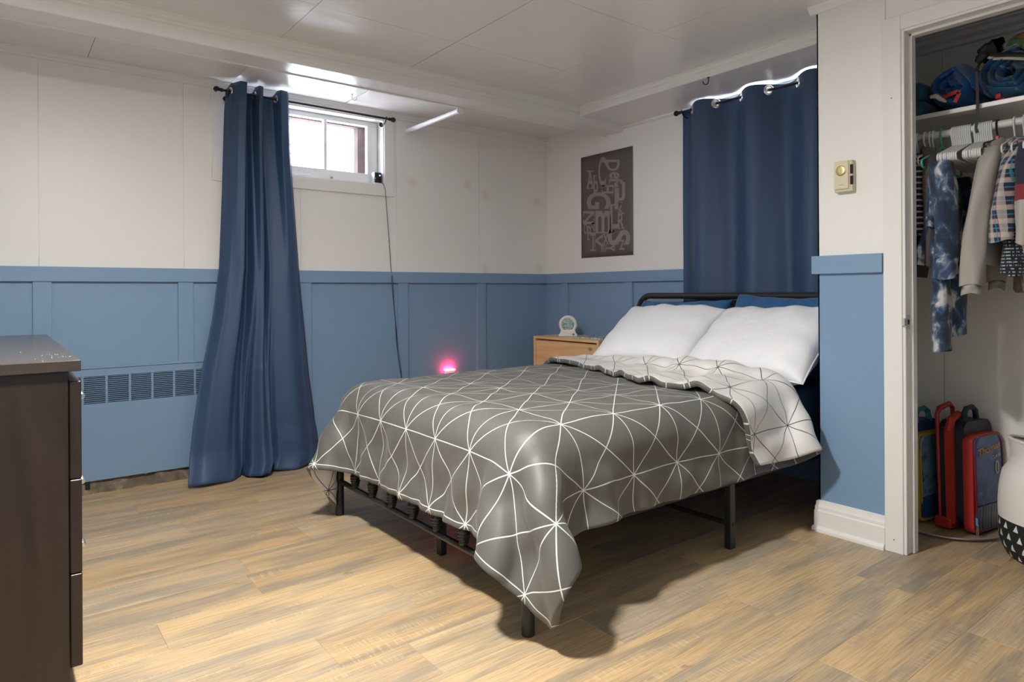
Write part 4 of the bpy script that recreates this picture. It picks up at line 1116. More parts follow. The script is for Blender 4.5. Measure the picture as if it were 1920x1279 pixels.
# ================================================================== THE CLOSET
SHX = -0.42
sh = MB().rbox(SHX, 0.0, -4.40, -2.87, 1.866, 1.886, 0.002, 1).build('closet_shelf', MT['trim'])
tag(sh, 'white painted shelf above the hanging clothes in the closet', 'shelf')
RX, RZ = -0.42, 1.782
rod = MB().cyl((RX, -4.40, RZ), (RX, -2.868, RZ), 0.0165, 18).build('closet_rod', plain('rod_white_paint', (0.80, 0.78, 0.74, 1), 0.3), smooth=True)
tag(rod, 'white clothes rod under the closet shelf', 'rod')

# ---- hangers
def hanger_mb(y, r=0.0036, half=0.19, drop=0.135, tilt=0.0):
    m = MB(); cx, cz = RX, RZ
    R_ = 0.0165+r+0.0005
    pts = [(cx+R_*math.cos(a), y, cz+R_*math.sin(a)) for a in np.linspace(math.radians(-35), math.radians(180), 12)]
    pts += [(cx-R_*0.9, y, cz-0.022), (cx-0.004, y, cz-0.045), (cx, y, cz-0.062)]
    m.tube(pts, r, 7)
    zc = cz-0.062; zb = cz-drop
    loop = []
    for s in (1, -1):
        arc = [(s*half+s*0.016*math.cos(a), zb+0.0+0.016*math.sin(a)) for a in np.linspace(math.pi*0.42, -math.pi/2, 7)]
        loop += [(s*0.008, zc)]+arc if s == 1 else (arc[::-1]+[(s*0.008, zc)])
    m.tube([(cx+a, y, b) for a, b in loop], r, 7, closed=True)
    return m
wpl = plain('hanger_white_plastic', (0.80, 0.80, 0.80, 1), 0.3)
h0 = hanger_mb(0.0).build('clothes_hanger', wpl, smooth=True, origin=(RX, 0, RZ))
tag(h0, 'empty white plastic hanger in the bundle beside the teal hanger', 'hanger', 'empty hangers in the first bundle')
first = True
for base, lab, grp, n in ((-3.206, 'empty white plastic hanger in the bundle beside the teal hanger', 'empty hangers in the first bundle', 10),
                          (-3.290, 'empty white plastic hanger in the bundle beside the grey hoodie', 'empty hangers in the second bundle', 9)):
    for q in range(n):
        o = h0 if first else h0.copy()
        if not first: COL.objects.link(o)
        first = False
        o.location = (RX, base-q*0.0076, RZ); o.rotation_euler = (0, 0, random.uniform(-0.006, 0.006)+(0.10 if base < -3.25 else 0.06)); o['label'] = lab; o['group'] = grp
for y, lab, mat in ((-3.068, 'white plastic hanger holding the striped shirt', wpl), (-3.098, 'white plastic hanger holding the grey cardigan', wpl),
                    (-3.372, 'black hanger with a red clip holding the grey hoodie', MT['iron'])):
    m = hanger_mb(y, 0.004, 0.15, 0.11)
    o = tag(m.build('clothes_hanger', mat, smooth=True), lab, 'hanger', 'hangers with clothes')
    if 'red clip' in lab:
        MB().rbox(RX-0.012, RX+0.004, y-0.006, y+0.006, RZ-0.062, RZ-0.046, 0.002, 1).build('size_clip', plain('red_clip', (0.6, 0.03, 0.02, 1), 0.4), o)
for q, y in enumerate((-3.118, -3.132)):
    o = h0.copy(); COL.objects.link(o); o.location = (RX, y, RZ); o['label'] = 'white plastic hanger hooked between the grey cardigan and the teal hanger'; o['group'] = 'spare white hangers'
tag(hanger_mb(-3.165, 0.0045, 0.205, 0.150).build('clothes_hanger', plain('teal_plastic', (0.08, 0.42, 0.36, 1), 0.35), smooth=True), 'teal plastic hanger holding the tie-dye top', 'hanger', 'hangers with clothes')
for y in (-3.43, -3.462, -3.50, -3.53):
    o = h0.copy(); COL.objects.link(o); o.location = (RX, y, RZ); o['label'] = 'white plastic hanger inside the shirts beyond the grey hoodie'; o['group'] = 'hangers beyond the hoodie'

# ---- clothes
def sleeve_tube(m, path, ra, rb_, n=18, seed=0, open_end=True):
    """flattened tube along path; ra = half width across x, rb = across y (lists)"""
    P = [Vector(p) for p in path]; L = len(P); rs = random.Random(seed); ph = [rs.uniform(0, 6.28) for _ in range(4)]
    vs = []
    for i, p in enumerate(P):
        v = i/(L-1)
        for k_ in range(n):
            a = 2*math.pi*k_/n
            wv = 1+0.13*math.sin(3*a+ph[0]+5*v)+0.07*math.sin(5*a+ph[1]-7*v)
            vs.append(p+Vector((ra[i]*math.cos(a)*wv, rb_[i]*math.sin(a)*wv, 0.006*math.sin(2*a+ph[2])*v)))
    fs = [(i*n+k_, i*n+(k_+1) % n, (i+1)*n+(k_+1) % n, (i+1)*n+k_) for i in range(L-1) for k_ in range(n)]
    fs.append(tuple(range(n))[::-1])
    m.add(vs, fs)
def interp_path(pts, n):
    P = np.array(pts, float); d = np.r_[0, np.cumsum(np.linalg.norm(np.diff(P, axis=0), axis=1))]
    t = np.linspace(0, d[-1], n); 
    return [tuple(np.interp(q, d, P[:, k_]) for k_ in range(3)) for q in t]
def garment(name, label, cat, y, zs, zhem, half, thick, front_sleeve, back_sleeve, mat, hood=None, seed=0, cuff=None, group='clothes hanging on the closet rod', wob=0.02):
    t_ = thing(name, label, cat, (RX, y, zhem), group)
    m = MB(); n = 16; zz = np.linspace(zs, zhem, n)
    ra, rb_, pa = [], [], []
    for i, z in enumerate(zz):
        v = i/(n-1)
        ra.append(half*min(1.0, 0.34+2.6*v) if v < 0.3 else half*(1+0.02*math.sin(9*v)))
        rb_.append(thick*(0.35+0.65*min(1, v*3)))
        pa.append((RX+0.004*math.sin(7*v+seed), y+wob*math.sin(4*v+seed)*v, z))
    sleeve_tube(m, pa, ra, rb_, 34, seed)
    m.build('body', mat, t_, smooth='all')
    for nm, sl in (('sleeve', front_sleeve), ('sleeve', back_sleeve)):
        if not sl: continue
        m = MB(); pa = interp_path(sl['p'], 14); v = np.linspace(0, 1, 14)
        w0, w1 = sl['w']; d0, d1 = sl['d']
        ra = [w0+(w1-w0)*q for q in v]; rb_ = [d0+(d1-d0)*q for q in v]
        sleeve_tube(m, pa, ra, rb_, 18, seed+3)
        so_ = m.build(nm, mat, t_, smooth='all')
        if cuff:
            m = MB(); e = Vector(pa[-1]); m2 = interp_path([tuple(e+Vector((0, 0, 0.004))), tuple(e+Vector((0, 0, -cuff)))], 4)
            sleeve_tube(m, m2, [w1*0.86]*4, [d1*0.86]*4, 18, seed+3)
            m.build('cuff', mat, so_, smooth='all')
    if hood:
        m = MB(); pa = interp_path(hood, 8)
        sleeve_tube(m, pa, [0.05, 0.07, 0.08, 0.085, 0.08, 0.07, 0.055, 0.03], [0.018, 0.026, 0.032, 0.034, 0.032, 0.026, 0.02, 0.012], 18, seed+5)
        m.build('hood', mat, t_, smooth='all')
    return t_
def fabric(name, fn, r=0.85, b=(300, 0.3, 0.001)):
    k = NT(name); k.base(fn(k)); k.rough(r); k.b.inputs['Sheen Weight'].default_value = 0.15
    k.bump(k.noise(k.coord(), b[0], 3).outputs['Fac'], b[1], b[2]); return k.m
def stripes_fn(k):
    sp = k.n('ShaderNodeSeparateXYZ'); k.l(k.coord(), sp.inputs[0])
    f = k.math('FRACT', k.math('MULTIPLY', sp.outputs[2], 1/0.0245))
    return k.mix(k.math('GREATER_THAN', f, 0.68), srgb(30, 26, 26), srgb(180, 172, 166))
def tiedye_fn(k):
    n = k.noise(k.coord((1, 1.3, 0.9)), 13, 4, 0.55, 0.7).outputs['Fac']
    return k.ramp(n, [(0.40, srgb(34, 48, 72)), (0.50, srgb(56, 78, 108)), (0.56, srgb(116, 132, 152)), (0.62, srgb(204, 202, 200))])
def heather(c1, c2, sc=260):
    return lambda k: k.mix(k.noise(k.coord((1, 1, 3)), sc, 2, 0.7).outputs['Fac'], c1, c2)
def plaid_fn(k):
    sp = k.n('ShaderNodeSeparateXYZ'); k.l(k.coord(), sp.inputs[0])
    z = sp.outputs[2]; xy = k.math('ADD', sp.outputs[0], k.math('MULTIPLY', sp.outputs[1], 1.35))
    def band(e, per, lo, hi, ofs=0.0):
        f = k.math('FRACT', k.math('ADD', k.math('MULTIPLY', e, 1/per), ofs))
        return k.math('MULTIPLY', k.math('GREATER_THAN', f, lo), k.math('LESS_THAN', f, hi))
    c = srgb(30, 40, 66)
    for e in (z, xy):
        c = k.mix(k.math('MULTIPLY', band(e, 0.052, 0.0, 0.36), 0.55), c, srgb(206, 198, 188))
        c = k.mix(k.math('MULTIPLY', band(e, 0.052, 0.36, 0.42), 0.75), c, srgb(150, 48, 56))
        c = k.mix(k.math('MULTIPLY', band(e, 0.052, 0.62, 0.72), 0.7), c, srgb(58, 138, 160))
    return c
def polo_fn(k):
    sp = k.n('ShaderNodeSeparateXYZ'); k.l(k.coord(), sp.inputs[0]); z = sp.outputs[2]
    c = k.mix(k.math('GREATER_THAN', z, 0.255), srgb(176, 170, 164), srgb(134, 38, 52))
    return k.mix(k.math('GREATER_THAN', z, 0.315), c, srgb(38, 40, 62))
def knit_fn(k):
    sp = k.n('ShaderNodeSeparateXYZ'); k.l(k.coord(), sp.inputs[0])
    f = k.math('FRACT', k.math('MULTIPLY', sp.outputs[2], 1/0.013)); n = k.noise(k.coord((1, 1, 0.2)), 130, 2).outputs['Fac']
    return k.mix(k.math('MULTIPLY', k.math('GREATER_THAN', f, 0.62), k.math('GREATER_THAN', n, 0.48)), srgb(24, 34, 48), srgb(176, 180, 174))
FB = dict(stripe=fabric('striped_jersey', stripes_fn), tie=fabric('tie_dye_cotton', tiedye_fn), grey=fabric('grey_marl_fleece', heather(srgb(152, 146, 138), srgb(182, 176, 168))),
          cardi=fabric('charcoal_knit', heather(srgb(52, 46, 42), srgb(104, 96, 90), 160), b=(160, 0.9, 0.004)), plaid=fabric('plaid_flannel', plaid_fn),
          polo=fabric('colour_block_jersey', polo_fn), knit=fabric('navy_slub_knit', knit_fn, b=(160, 0.8, 0.004)), plum=fabric('dark_plum_cotton', heather(srgb(44, 38, 50), srgb(58, 52, 66))),
          taupe=fabric('taupe_fleece', heather(srgb(112, 102, 92), srgb(128, 118, 108))), green=fabric('green_cotton', heather(srgb(84, 150, 40), srgb(100, 168, 52))))
S_ = lambda pts, w, d_: dict(p=pts, w=w, d=d_)
garment('shirt', 'black and white striped shirt at the end of the closet rod', 'shirt', -3.070, 1.715, 1.24, 0.15, 0.020,
        S_([(-0.53, -3.105, 1.690), (-0.575, -3.132, 1.62), (-0.575, -3.132, 1.335)], (0.040, 0.032), (0.022, 0.022)), None, FB['stripe'], seed=1)
garment('shirt', 'dark plum shirt mostly hidden behind the striped shirt', 'shirt', -3.035, 1.70, 1.16, 0.16, 0.014, None, None, FB['plum'], seed=2)
garment('cardigan', 'charcoal grey knitted cardigan between the striped shirt and tie-dye top', 'cardigan', -3.100, 1.735, 1.22, 0.15, 0.022,
        S_([(-0.50, -3.140, 1.715), (-0.57, -3.170, 1.64), (-0.58, -3.174, 1.40), (-0.575, -3.168, 1.20)], (0.042, 0.028), (0.024, 0.019)), None, FB['cardi'], seed=3)
garment('hooded_top', 'blue and white tie-dye hooded top on the teal hanger', 'hoodie', -3.170, 1.655, 1.20, 0.185, 0.030,
        S_([(-0.59, -3.220, 1.630), (-0.62, -3.244, 1.53), (-0.625, -3.250, 1.30), (-0.62, -3.240, 1.145)], (0.055, 0.040), (0.045, 0.040)),
        S_([(-0.26, -3.190, 1.60), (-0.24, -3.215, 1.46), (-0.25, -3.215, 1.18)], (0.05, 0.035), (0.038, 0.03)), FB['tie'], seed=4)
pt = thing('tie_dye_trousers', 'blue and white tie-dye trousers hanging below the matching top', 'trousers', (RX, -3.18, 0.84), 'clothes hanging on the closet rod')
for q, (xx, z1_, yy) in enumerate(((-0.575, 0.842, -3.212), (-0.475, 0.905, -3.232))):
    m = MB(); pa = interp_path([(xx+0.03, -3.185, 1.46), (xx+0.01, yy, 1.20), (xx, yy, z1_)], 14)
    sleeve_tube(m, pa, list(np.linspace(0.055, 0.048, 14)), list(np.linspace(0.028, 0.034, 14)), 18, 20+q); m.build('leg', FB['tie'], pt, smooth='all')
m = MB(); sleeve_tube(m, interp_path([(-0.53, -3.185, 1.60), (-0.53, -3.19, 1.36)], 6), [0.07, 0.09, 0.1, 0.1, 0.1, 0.1], [0.012, 0.02, 0.022, 0.024, 0.024, 0.024], 20, 31); m.build('waist', FB['tie'], pt, smooth='all')
garment('hoodie', 'light grey hoodie hanging beside the bundle of empty white hangers', 'hoodie', -3.362, 1.690, 1.20, 0.17, 0.034,
        S_([(-0.545, -3.395, 1.665), (-0.60, -3.392, 1.58), (-0.625, -3.355, 1.35), (-0.62, -3.336, 1.115)], (0.060, 0.044), (0.044, 0.037)),
        S_([(-0.27, -3.330, 1.60), (-0.235, -3.320, 1.40), (-0.235, -3.310, 1.135)], (0.05, 0.036), (0.04, 0.034)), FB['grey'],
        hood=[(-0.50, -3.385, 1.60), (-0.47, -3.385, 1.655), (-0.44, -3.38, 1.705), (-0.40, -3.375, 1.725)], seed=6, cuff=0.036)
garment('shirt', 'navy and white plaid flannel shirt hanging next to the grey hoodie', 'shirt', -3.445, 1.700, 1.30, 0.155, 0.026,
        S_([(-0.54, -3.470, 1.66), (-0.60, -3.466, 1.58), (-0.625, -3.446, 1.42), (-0.62, -3.440, 1.285)], (0.052, 0.040), (0.042, 0.036)), None, FB['plaid'],
        hood=[(-0.50, -3.462, 1.63), (-0.47, -3.466, 1.68), (-0.42, -3.468, 1.715), (-0.38, -3.46, 1.725)], seed=8)
garment('sweater', 'dark navy slub-knit sweater hem showing below the plaid shirt', 'sweater', -3.462, 1.66, 1.155, 0.15, 0.022, S_([(-0.50, -3.470, 1.5), (-0.56, -3.462, 1.3), (-0.56, -3.460, 1.155)], (0.05, 0.048), (0.03, 0.034)), None, FB['knit'], seed=9)
garment('sweatshirt', 'navy, red and grey colour-block sweatshirt hanging next to the plaid shirt', 'sweatshirt', -3.515, 1.700, 1.18, 0.16, 0.026,
        S_([(-0.56, -3.525, 1.665), (-0.62, -3.525, 1.58), (-0.635, -3.522, 1.42), (-0.63, -3.518, 1.27)], (0.05, 0.040), (0.036, 0.030)), None, FB['polo'], seed=11)
garment('sweatshirt', 'taupe sweatshirt hanging low behind the slub-knit sweater', 'sweatshirt', -3.50, 1.60, 1.085, 0.15, 0.024, S_([(-0.36, -3.45, 1.4), (-0.34, -3.44, 1.25), (-0.34, -3.43, 1.09)], (0.05, 0.045), (0.03, 0.03)), None, FB['taupe'], seed=12)
garment('shirt', 'bright green shirt behind the colour-block sweatshirt', 'shirt', -3.555, 1.68, 1.22, 0.15, 0.020, None, None, FB['green'], seed=13)

# ---- bedding on the shelf
def roll(name, label, c, ry, rz, turns, th_, x0, x1, mat, seed=0, start=0.0, quilt=0.0, flat=0.0):
    """a padded sheet rolled up about an axis along x"""
    rs = random.Random(seed); n = int(46*turns); m = MB(); L = 14
    ph = [rs.uniform(0, 6.28) for _ in range(6)]
    spine = []
    for i in range(n+1):
        a = start+2*math.pi*turns*i/n; f = 0.16+0.84*(i/n)
        spine.append((f*ry*math.cos(a), f*rz*math.sin(a), a))
    nx = 12; sec = []
    def pt_(i, side, xq):
        y, z, a = spine[i]
        v = xq
        puff = th_*0.5*(1-abs(2*v-1)**6)**0.5*(1+quilt*math.sin(a*7+ph[0])*math.sin(v*9+ph[1]))
        nv = Vector((0, math.cos(a)*rz, math.sin(a)*ry)); nv.normalize()
        endb = 1-0.10*abs(2*v-1)**3
        p = Vector((x0+(x1-x0)*v, y*endb, z*endb+flat*(-0.01)))
        p += nv*puff*side+Vector((0.012*math.sin(a*2+ph[2])*(1-2*v), 0.006*math.sin(a*3+8*v+ph[3]), 0.006*math.sin(a*4+6*v+ph[4])))
        p.z = max(p.z, -rz-th_*0.5+0.004)
        return Vector((0, c[1], c[2]))+p
    vs = []
    idx = {}
    for i in range(n+1):
        ring = [(xq, 1) for xq in np.linspace(0, 1, nx)]+[(xq, -1) for xq in np.linspace(1, 0, nx)]
        for q in ring: vs.append(pt_(i, q[1], q[0]))
    R2 = 2*nx
    fs = [(i*R2+k_, i*R2+(k_+1) % R2, (i+1)*R2+(k_+1) % R2, (i+1)*R2+k_) for i in range(n) for k_ in range(R2)]
    fs += [tuple(range(R2))[::-1], tuple(n*R2+k_ for k_ in range(R2))]
    m.add(vs, fs)
    o = thing(name, label, 'sleeping bag', (c[0], c[1], 1.886))
    m.build('padding', mat, o, smooth='all')
    return o
zsh = 1.886
bl = fabric('bright_blue_nylon', lambda k: k.mix(k.noise(k.coord(), 12, 3).outputs['Fac'], (0.004, 0.075, 0.30, 1), (0.006, 0.11, 0.38, 1)), 0.4, (16, 0.35, 0.012))
tl = fabric('teal_blue_nylon', lambda k: k.mix(k.noise(k.coord(), 12, 3).outputs['Fac'], (0.008, 0.075, 0.17, 1), (0.012, 0.10, 0.22, 1)), 0.5, (16, 0.4, 0.014))
dkt = fabric('dark_teal_cotton', lambda k: k.mix(k.noise(k.coord(), 12, 3).outputs['Fac'], (0.006, 0.055, 0.11, 1), (0.008, 0.07, 0.14, 1)), 0.7, (20, 0.3, 0.01))
red = plain('red_webbing', (0.42, 0.015, 0.012, 1), 0.6, bump=(300, 0.3, 0.001))
r1_ = roll('sleeping_bag', 'bright blue rolled sleeping bag with a red strap on the closet shelf', (-0.2, -3.185, zsh+0.112), 0.088, 0.090, 2.2, 0.040, -0.395, -0.03, bl, 2, start=2.2, quilt=0.2)
m = MB(); 
pts = [hit(u, v, 0, -0.412) for u, v in ((1762, 189), (1776, 179), (1796, 171), (1799, 174), (1790, 192))]
wv_ = [Vector(p) for p in pts]
def ribbon(m, P, w, t=0.002):
    for a, b in zip(P, P[1:]):
        a, b = Vector(a), Vector(b); d_ = (b-a).normalized(); s_ = d_.cross(Vector((1, 0, 0))).normalized()*w
        m.add([a-s_, a+s_, b+s_, b-s_, a-s_+Vector((t, 0, 0)), a+s_+Vector((t, 0, 0)), b+s_+Vector((t, 0, 0)), b-s_+Vector((t, 0, 0))],
              [(0, 1, 2, 3), (7, 6, 5, 4), (0, 4, 5, 1), (1, 5, 6, 2), (2, 6, 7, 3), (3, 7, 4, 0)])
    return m
ribbon(MB(), pts, 0.008).build('strap', red, r1_)
pts = [hit(u, v, 0, -0.414) for u, v in ((1745, 182), (1755, 180), (1764, 186), (1774, 191))]
MB().tube(pts, [0.008, 0.011, 0.010, 0.005], 10).build('drawcord', plain('white_cord', (0.6, 0.58, 0.55, 1), 0.6), r1_, smooth=True)
r2_ = roll('sleeping_bag', 'teal blue quilted sleeping bag rolled beside the bright blue one', (-0.2, -3.410, zsh+0.118), 0.118, 0.098, 3.2, 0.034, -0.40, -0.02, tl, 6, start=0.6, quilt=0.45)
for u, v in ((1872, 180), (1880, 188)):
    p = hit(u, v, 0, -0.41); MB().rbox(p[0]-0.006, p[0]+0.006, p[1]-0.010, p[1]+0.010, p[2]-0.012, p[2]+0.010, 0.004, 2).build('red_tie', red, r2_)
fb = thing('folded_blanket', 'dark teal blanket folded in two layers at the end of the shelf', 'blanket', (-0.21, -2.99, zsh))
MB().rbox(-0.405, -0.03, -3.088, -2.885, zsh, zsh+0.075, 0.03, 4).build('fold', dkt, fb, smooth=True)
MB().rbox(-0.400, -0.035, -3.084, -2.89, zsh+0.072, zsh+0.158, 0.03, 4).build('fold', dkt, fb, smooth=True)
# printed bag with a black strap lying on top
pb = thing('printed_bag', 'grey patterned drawstring bag with black trim on top of the sleeping bag', 'bag', (-0.22, -3.44, 2.08))
k = NT('bag_patchwork_print'); vo = k.n('ShaderNodeTexVoronoi'); vo.inputs['Scale'].default_value = 42; k.l(k.coord(), vo.inputs['Vector'])
sp = k.n('ShaderNodeSeparateXYZ'); k.l(vo.outputs['Color'], sp.inputs[0])
cr = k.ramp(sp.outputs[0], [(0.0, srgb(120, 122, 118)), (0.45, srgb(132, 132, 126)), (0.5, srgb(150, 44, 30)), (0.64, srgb(140, 106, 40)), (0.76, srgb(52, 84, 50)), (0.88, srgb(40, 34, 30))])
cr.node.color_ramp.interpolation = 'CONSTANT'; k.base(cr); k.rough(0.6); MT['print'] = k.m
bb0 = hit(1848, 112, 0, -0.40)
def bag_fn(u, v):
    a = 2*math.pi*u
    ph_ = math.pi*(v-0.5)
    cy, cz = -3.470, 2.118
    q = math.cos(ph_)**0.5
    x = -0.22+0.175*math.sin(ph_)
    yy = cy+0.128*math.copysign(abs(math.cos(a))**0.7, math.cos(a))*q
    zz = cz+0.050*math.copysign(abs(math.sin(a))**0.75, math.sin(a))*q*(1-0.25*math.cos(a))+0.006*math.sin(5*a+7*v)
    return (x, yy, zz)
MB().grid(bag_fn, 44, 20, wrapu=True).build('bag_body', MT['print'], pb, smooth='all')
blk = plain('black_nylon', (0.012, 0.012, 0.012, 1), 0.55, bump=(40, 0.4, 0.006))
def mouth(u, v):
    a = 2*math.pi*u; r = 0.046*(1-0.4*v)+0.007*math.sin(5*a)
    return (-0.34+0.10*math.cos(a)*(1-0.3*v), -3.362+0.062*v+0.008*math.sin(3*a), 2.100+r*math.sin(a)*0.9-0.02*v+0.02)
MB().grid(mouth, 26, 8, wrapu=True).add([(-0.34, -3.352, 2.115)], []).build('bag_mouth', blk, pb, smooth='all')
MB().tube([hit(u, v, 0, -0.405) for u, v in ((1832, 118), (1838, 110), (1846, 104), (1842, 96), (1852, 88), (1864, 84))], [0.012, 0.02, 0.024, 0.02, 0.02, 0.012], 10).build('bag_knot', blk, pb, smooth=True)
MB().tube([hit(u, v, 0, -0.402) for u, v in ((1848, 106), (1866, 110), (1890, 109), (1920, 110), (1940, 112))], 0.007, 8).build('piping', plain('pale_piping', (0.5, 0.5, 0.42, 1), 0.6), pb, smooth=True)
MB().tube([hit(u, v, 0, -0.40) for u, v in ((1850, 101), (1870, 104), (1895, 103), (1920, 104), (1940, 106))], 0.012, 8).build('zip_band', blk, pb, smooth=True)
pts = [hit(u, v, 0, x_) for u, v, x_ in ((1838, 118, -0.42), (1834, 124, -0.435), (1831, 134, -0.44), (1832, 160, -0.44), (1833, 190, -0.44), (1832, 215, -0.442), (1830, 240, -0.444), (1832, 249, -0.446))]
ribbon(MB(), pts, 0.0055, 0.003).build('strap', blk, pb)

# ---- two children's cases on the closet floor
def case(name, label, org, width, depth, height, lean, colours, loc_rot):
    pass
navy = plain('navy_nylon', (0.012, 0.017, 0.030, 1), 0.55, bump=(120, 0.25, 0.002))
redp = plain('red_nylon', (0.42, 0.025, 0.015, 1), 0.5, bump=(150, 0.2, 0.001))
redh = plain('red_plastic', (0.40, 0.025, 0.02, 1), 0.35)
k = NT('blue_panel_print'); n1 = k.noise(k.coord(), 22, 4, 0.6, 0.8).outputs['Fac']
k.base(k.ramp(n1, [(0.35, srgb(26, 66, 128)), (0.55, srgb(44, 96, 164)), (0.72, srgb(92, 140, 196))])); k.rough(0.3); MT['bluepanel'] = k.m
k = NT('pocket_stripe_print'); sp = k.n('ShaderNodeSeparateXYZ'); k.l(k.coord(), sp.inputs[0])
wob_ = k.math('ADD', sp.outputs[0], k.math('MULTIPLY', k.math('SINE', k.math('MULTIPLY', sp.outputs[2], 40.0)), 0.006))
f = k.math('FRACT', k.math('MULTIPLY', wob_, 1/0.075))
cr = k.ramp(f, [(0.0, srgb(34, 62, 118)), (0.16, srgb(180, 160, 60)), (0.26, srgb(30, 40, 70)), (0.40, srgb(90, 150, 180)), (0.52, srgb(140, 52, 50)), (0.66, srgb(60, 100, 160)), (0.80, srgb(150, 160, 160)), (0.88, srgb(28, 40, 80))])
cr.node.color_ramp.interpolation = 'CONSTANT'; k.base(cr); k.rough(0.35); MT['pocket'] = k.m
def suitcase(name, label, M, W, D, Hh, mats, red_stripe=True, text=True, trolley=True):
    """local: x across (0..W), y depth (0 front, D back), z up; M places it"""
    t_ = thing(name, label, 'suitcase', tuple(M @ Vector((W/2, D/2, 0))))
    def B(): return MB()
    def fin(m, nm, mat, par=t_, smooth=False): m.xf(M); return m.build(nm, mat, par, smooth=smooth)
    def shell(y0, y1, inset, z0, z1, r=0.03):
        m = MB(); poly = []
        w0, w1 = inset, W-inset
        for cx, cz, a0 in ((w1-r, z0+r, -90), (w1-r, z1-r, 0), (w0+r, z1-r, 90), (w0+r, z0+r, 180)):
            for a in np.linspace(a0, a0+90, 7): poly.append((cx+r*math.cos(math.radians(a)), cz+r*math.sin(math.radians(a))))
        return m.prism(poly, lambda a, b, q: (a+0.012*math.sin(b/Hh*math.pi), (y0, y1)[q], b))
    body = fin(shell(0.035, D, 0.008, 0.03, Hh*0.97, 0.05), 'body', mats['body'], smooth=30)
    fin(shell(0.0, 0.04, 0.0, 0.0, Hh*0.86, 0.04), 'front_pouch', mats['edge'], smooth=30)
    pn = fin(shell(-0.004, 0.004, 0.014, Hh*0.24, Hh*0.845, 0.032), 'front_panel', mats['panel'], smooth=30)
    fin(shell(-0.008, 0.003, 0.016, 0.014, Hh*0.235, 0.02), 'pocket', mats['pocket'], smooth=30)
    pp = []
    for a in np.linspace(0, 2*math.pi, 49)[:-1]:
        ca, sa = math.cos(a), math.sin(a)
        pp.append((W/2+(W/2-0.014)*math.copysign(abs(ca)**0.35, ca)+0.01, -0.004, Hh*0.43+Hh*0.415*math.copysign(abs(sa)**0.35, sa)))
    fin(MB().tube(pp, 0.0035, 6, closed=True), 'piping', mats['pipe'], smooth=True)
    fin(MB().tube([(W*0.30, D*0.45, Hh*0.95), (W*0.30, D*0.45, Hh*1.03), (W*0.36, D*0.45, Hh*1.075), (W*0.56, D*0.45, Hh*1.085), (W*0.66, D*0.45, Hh*1.05), (W*0.70, D*0.45, Hh*0.95)], [0.013, 0.013, 0.012, 0.012, 0.013, 0.013], 8), 'carry_handle', mats['handle'], smooth=True)
    if red_stripe:
        fin(MB().box(-0.001, 0.012, 0.075, 0.112, 0.03, Hh*0.90), 'side_stripe', redp)
        m = MB(); m.tube([(0.002, 0.093, Hh*0.88), (0.02, 0.09, Hh*0.98), (W*0.30, 0.085, Hh*1.03)], [0.018, 0.018, 0.014], 8); fin(m, 'handle_webbing', redp, smooth=True)
    if trolley:
        fin(MB().tube([(0.01, D+0.004, 0.05), (0.01, D+0.006, Hh*1.02), (0.03, D+0.006, Hh*1.07), (W*0.45, D+0.006, Hh*1.10), (W*0.55, D+0.006, Hh*1.06), (W*0.56, D+0.004, Hh*0.9)], [0.006, 0.009, 0.012, 0.012, 0.010, 0.008], 10), 'trolley_handle', redh, smooth=True)
        fin(MB().rbox(-0.006, 0.07, D-0.05, D+0.025, 0.0, 0.05, 0.01, 2), 'wheel_housing', redh)
        for xx in (0.0, W-0.03):
            fin(MB().lathe([(0.02, 0), (0.022, 0.004), (0.022, 0.018), (0.02, 0.022)], (xx, D, 0.022), (1, 0, 0), 16), 'wheel', MT['iron'], smooth=35)
        fin(MB().rbox(0.004, 0.022, -0.012, -0.006, -0.002, 0.045, 0.002, 1), 'zip_pull', MT['chrome'])
    if text:
        def put(txt, x0, x1, z0, z1, mat, nm, skew=0.0):
            v2, fs = fit_text(txt); m = MB()
            m.add([(x0+(x1-x0)*a+0.0, -0.0062, z0+(z1-z0)*b+skew*a) for a, b in v2], fs)
            m.xf(M); m.build(nm, mat, pn, fixn=False)
        put('Thomas', W*0.16, W*0.92, Hh*0.665, Hh*0.735, plain('orange_print', srgb(214, 146, 34), 0.4), 'lettering', Hh*0.055)
        put('CLASS', W*0.60, W*0.92, Hh*0.622, Hh*0.652, plain('cream_print', srgb(206, 200, 176), 0.4), 'lettering', Hh*0.02)
        m = MB(); m.add([(W*0.80+0.020*math.cos(a), -0.0058, Hh*0.545+0.032*math.sin(a)) for a in np.linspace(0, 2*math.pi, 25)[:-1]], [tuple(range(24))]); m.xf(M)
        m.build('badge', plain('badge_cream', srgb(196, 186, 160), 0.4), pn, fixn=False)
        put('1', W*0.775, W*0.825, Hh*0.505, Hh*0.585, plain('badge_brown', srgb(120, 84, 56), 0.4), 'lettering')
    return t_
def place(x, y, rz, leanx=0.0, leany=0.0, z=0.0):
    return Matrix.Translation((x, y, z)) @ Matrix.Rotation(rz, 4, 'Z') @ Matrix.Rotation(leanx, 4, 'X') @ Matrix.Rotation(leany, 4, 'Y')
suitcase('suitcase', 'red and navy child\'s wheeled case with a blue lettered front panel', place(-0.305, -3.240, -0.12, -0.03, 0.02, 0.012), 0.27, 0.14, 0.505,
         dict(body=navy, edge=redp, panel=MT['bluepanel'], pocket=MT['pocket'], pipe=plain('dark_red_piping', (0.16, 0.012, 0.018, 1), 0.4), handle=navy))
yel = plain('yellow_piping', (0.45, 0.33, 0.03, 1), 0.45); nb = plain('blue_nylon', (0.015, 0.055, 0.16, 1), 0.5, bump=(120, 0.25, 0.002))
k = NT('pale_blue_panel_print'); n1 = k.noise(k.coord(), 14, 3, 0.5, 0.6).outputs['Fac']
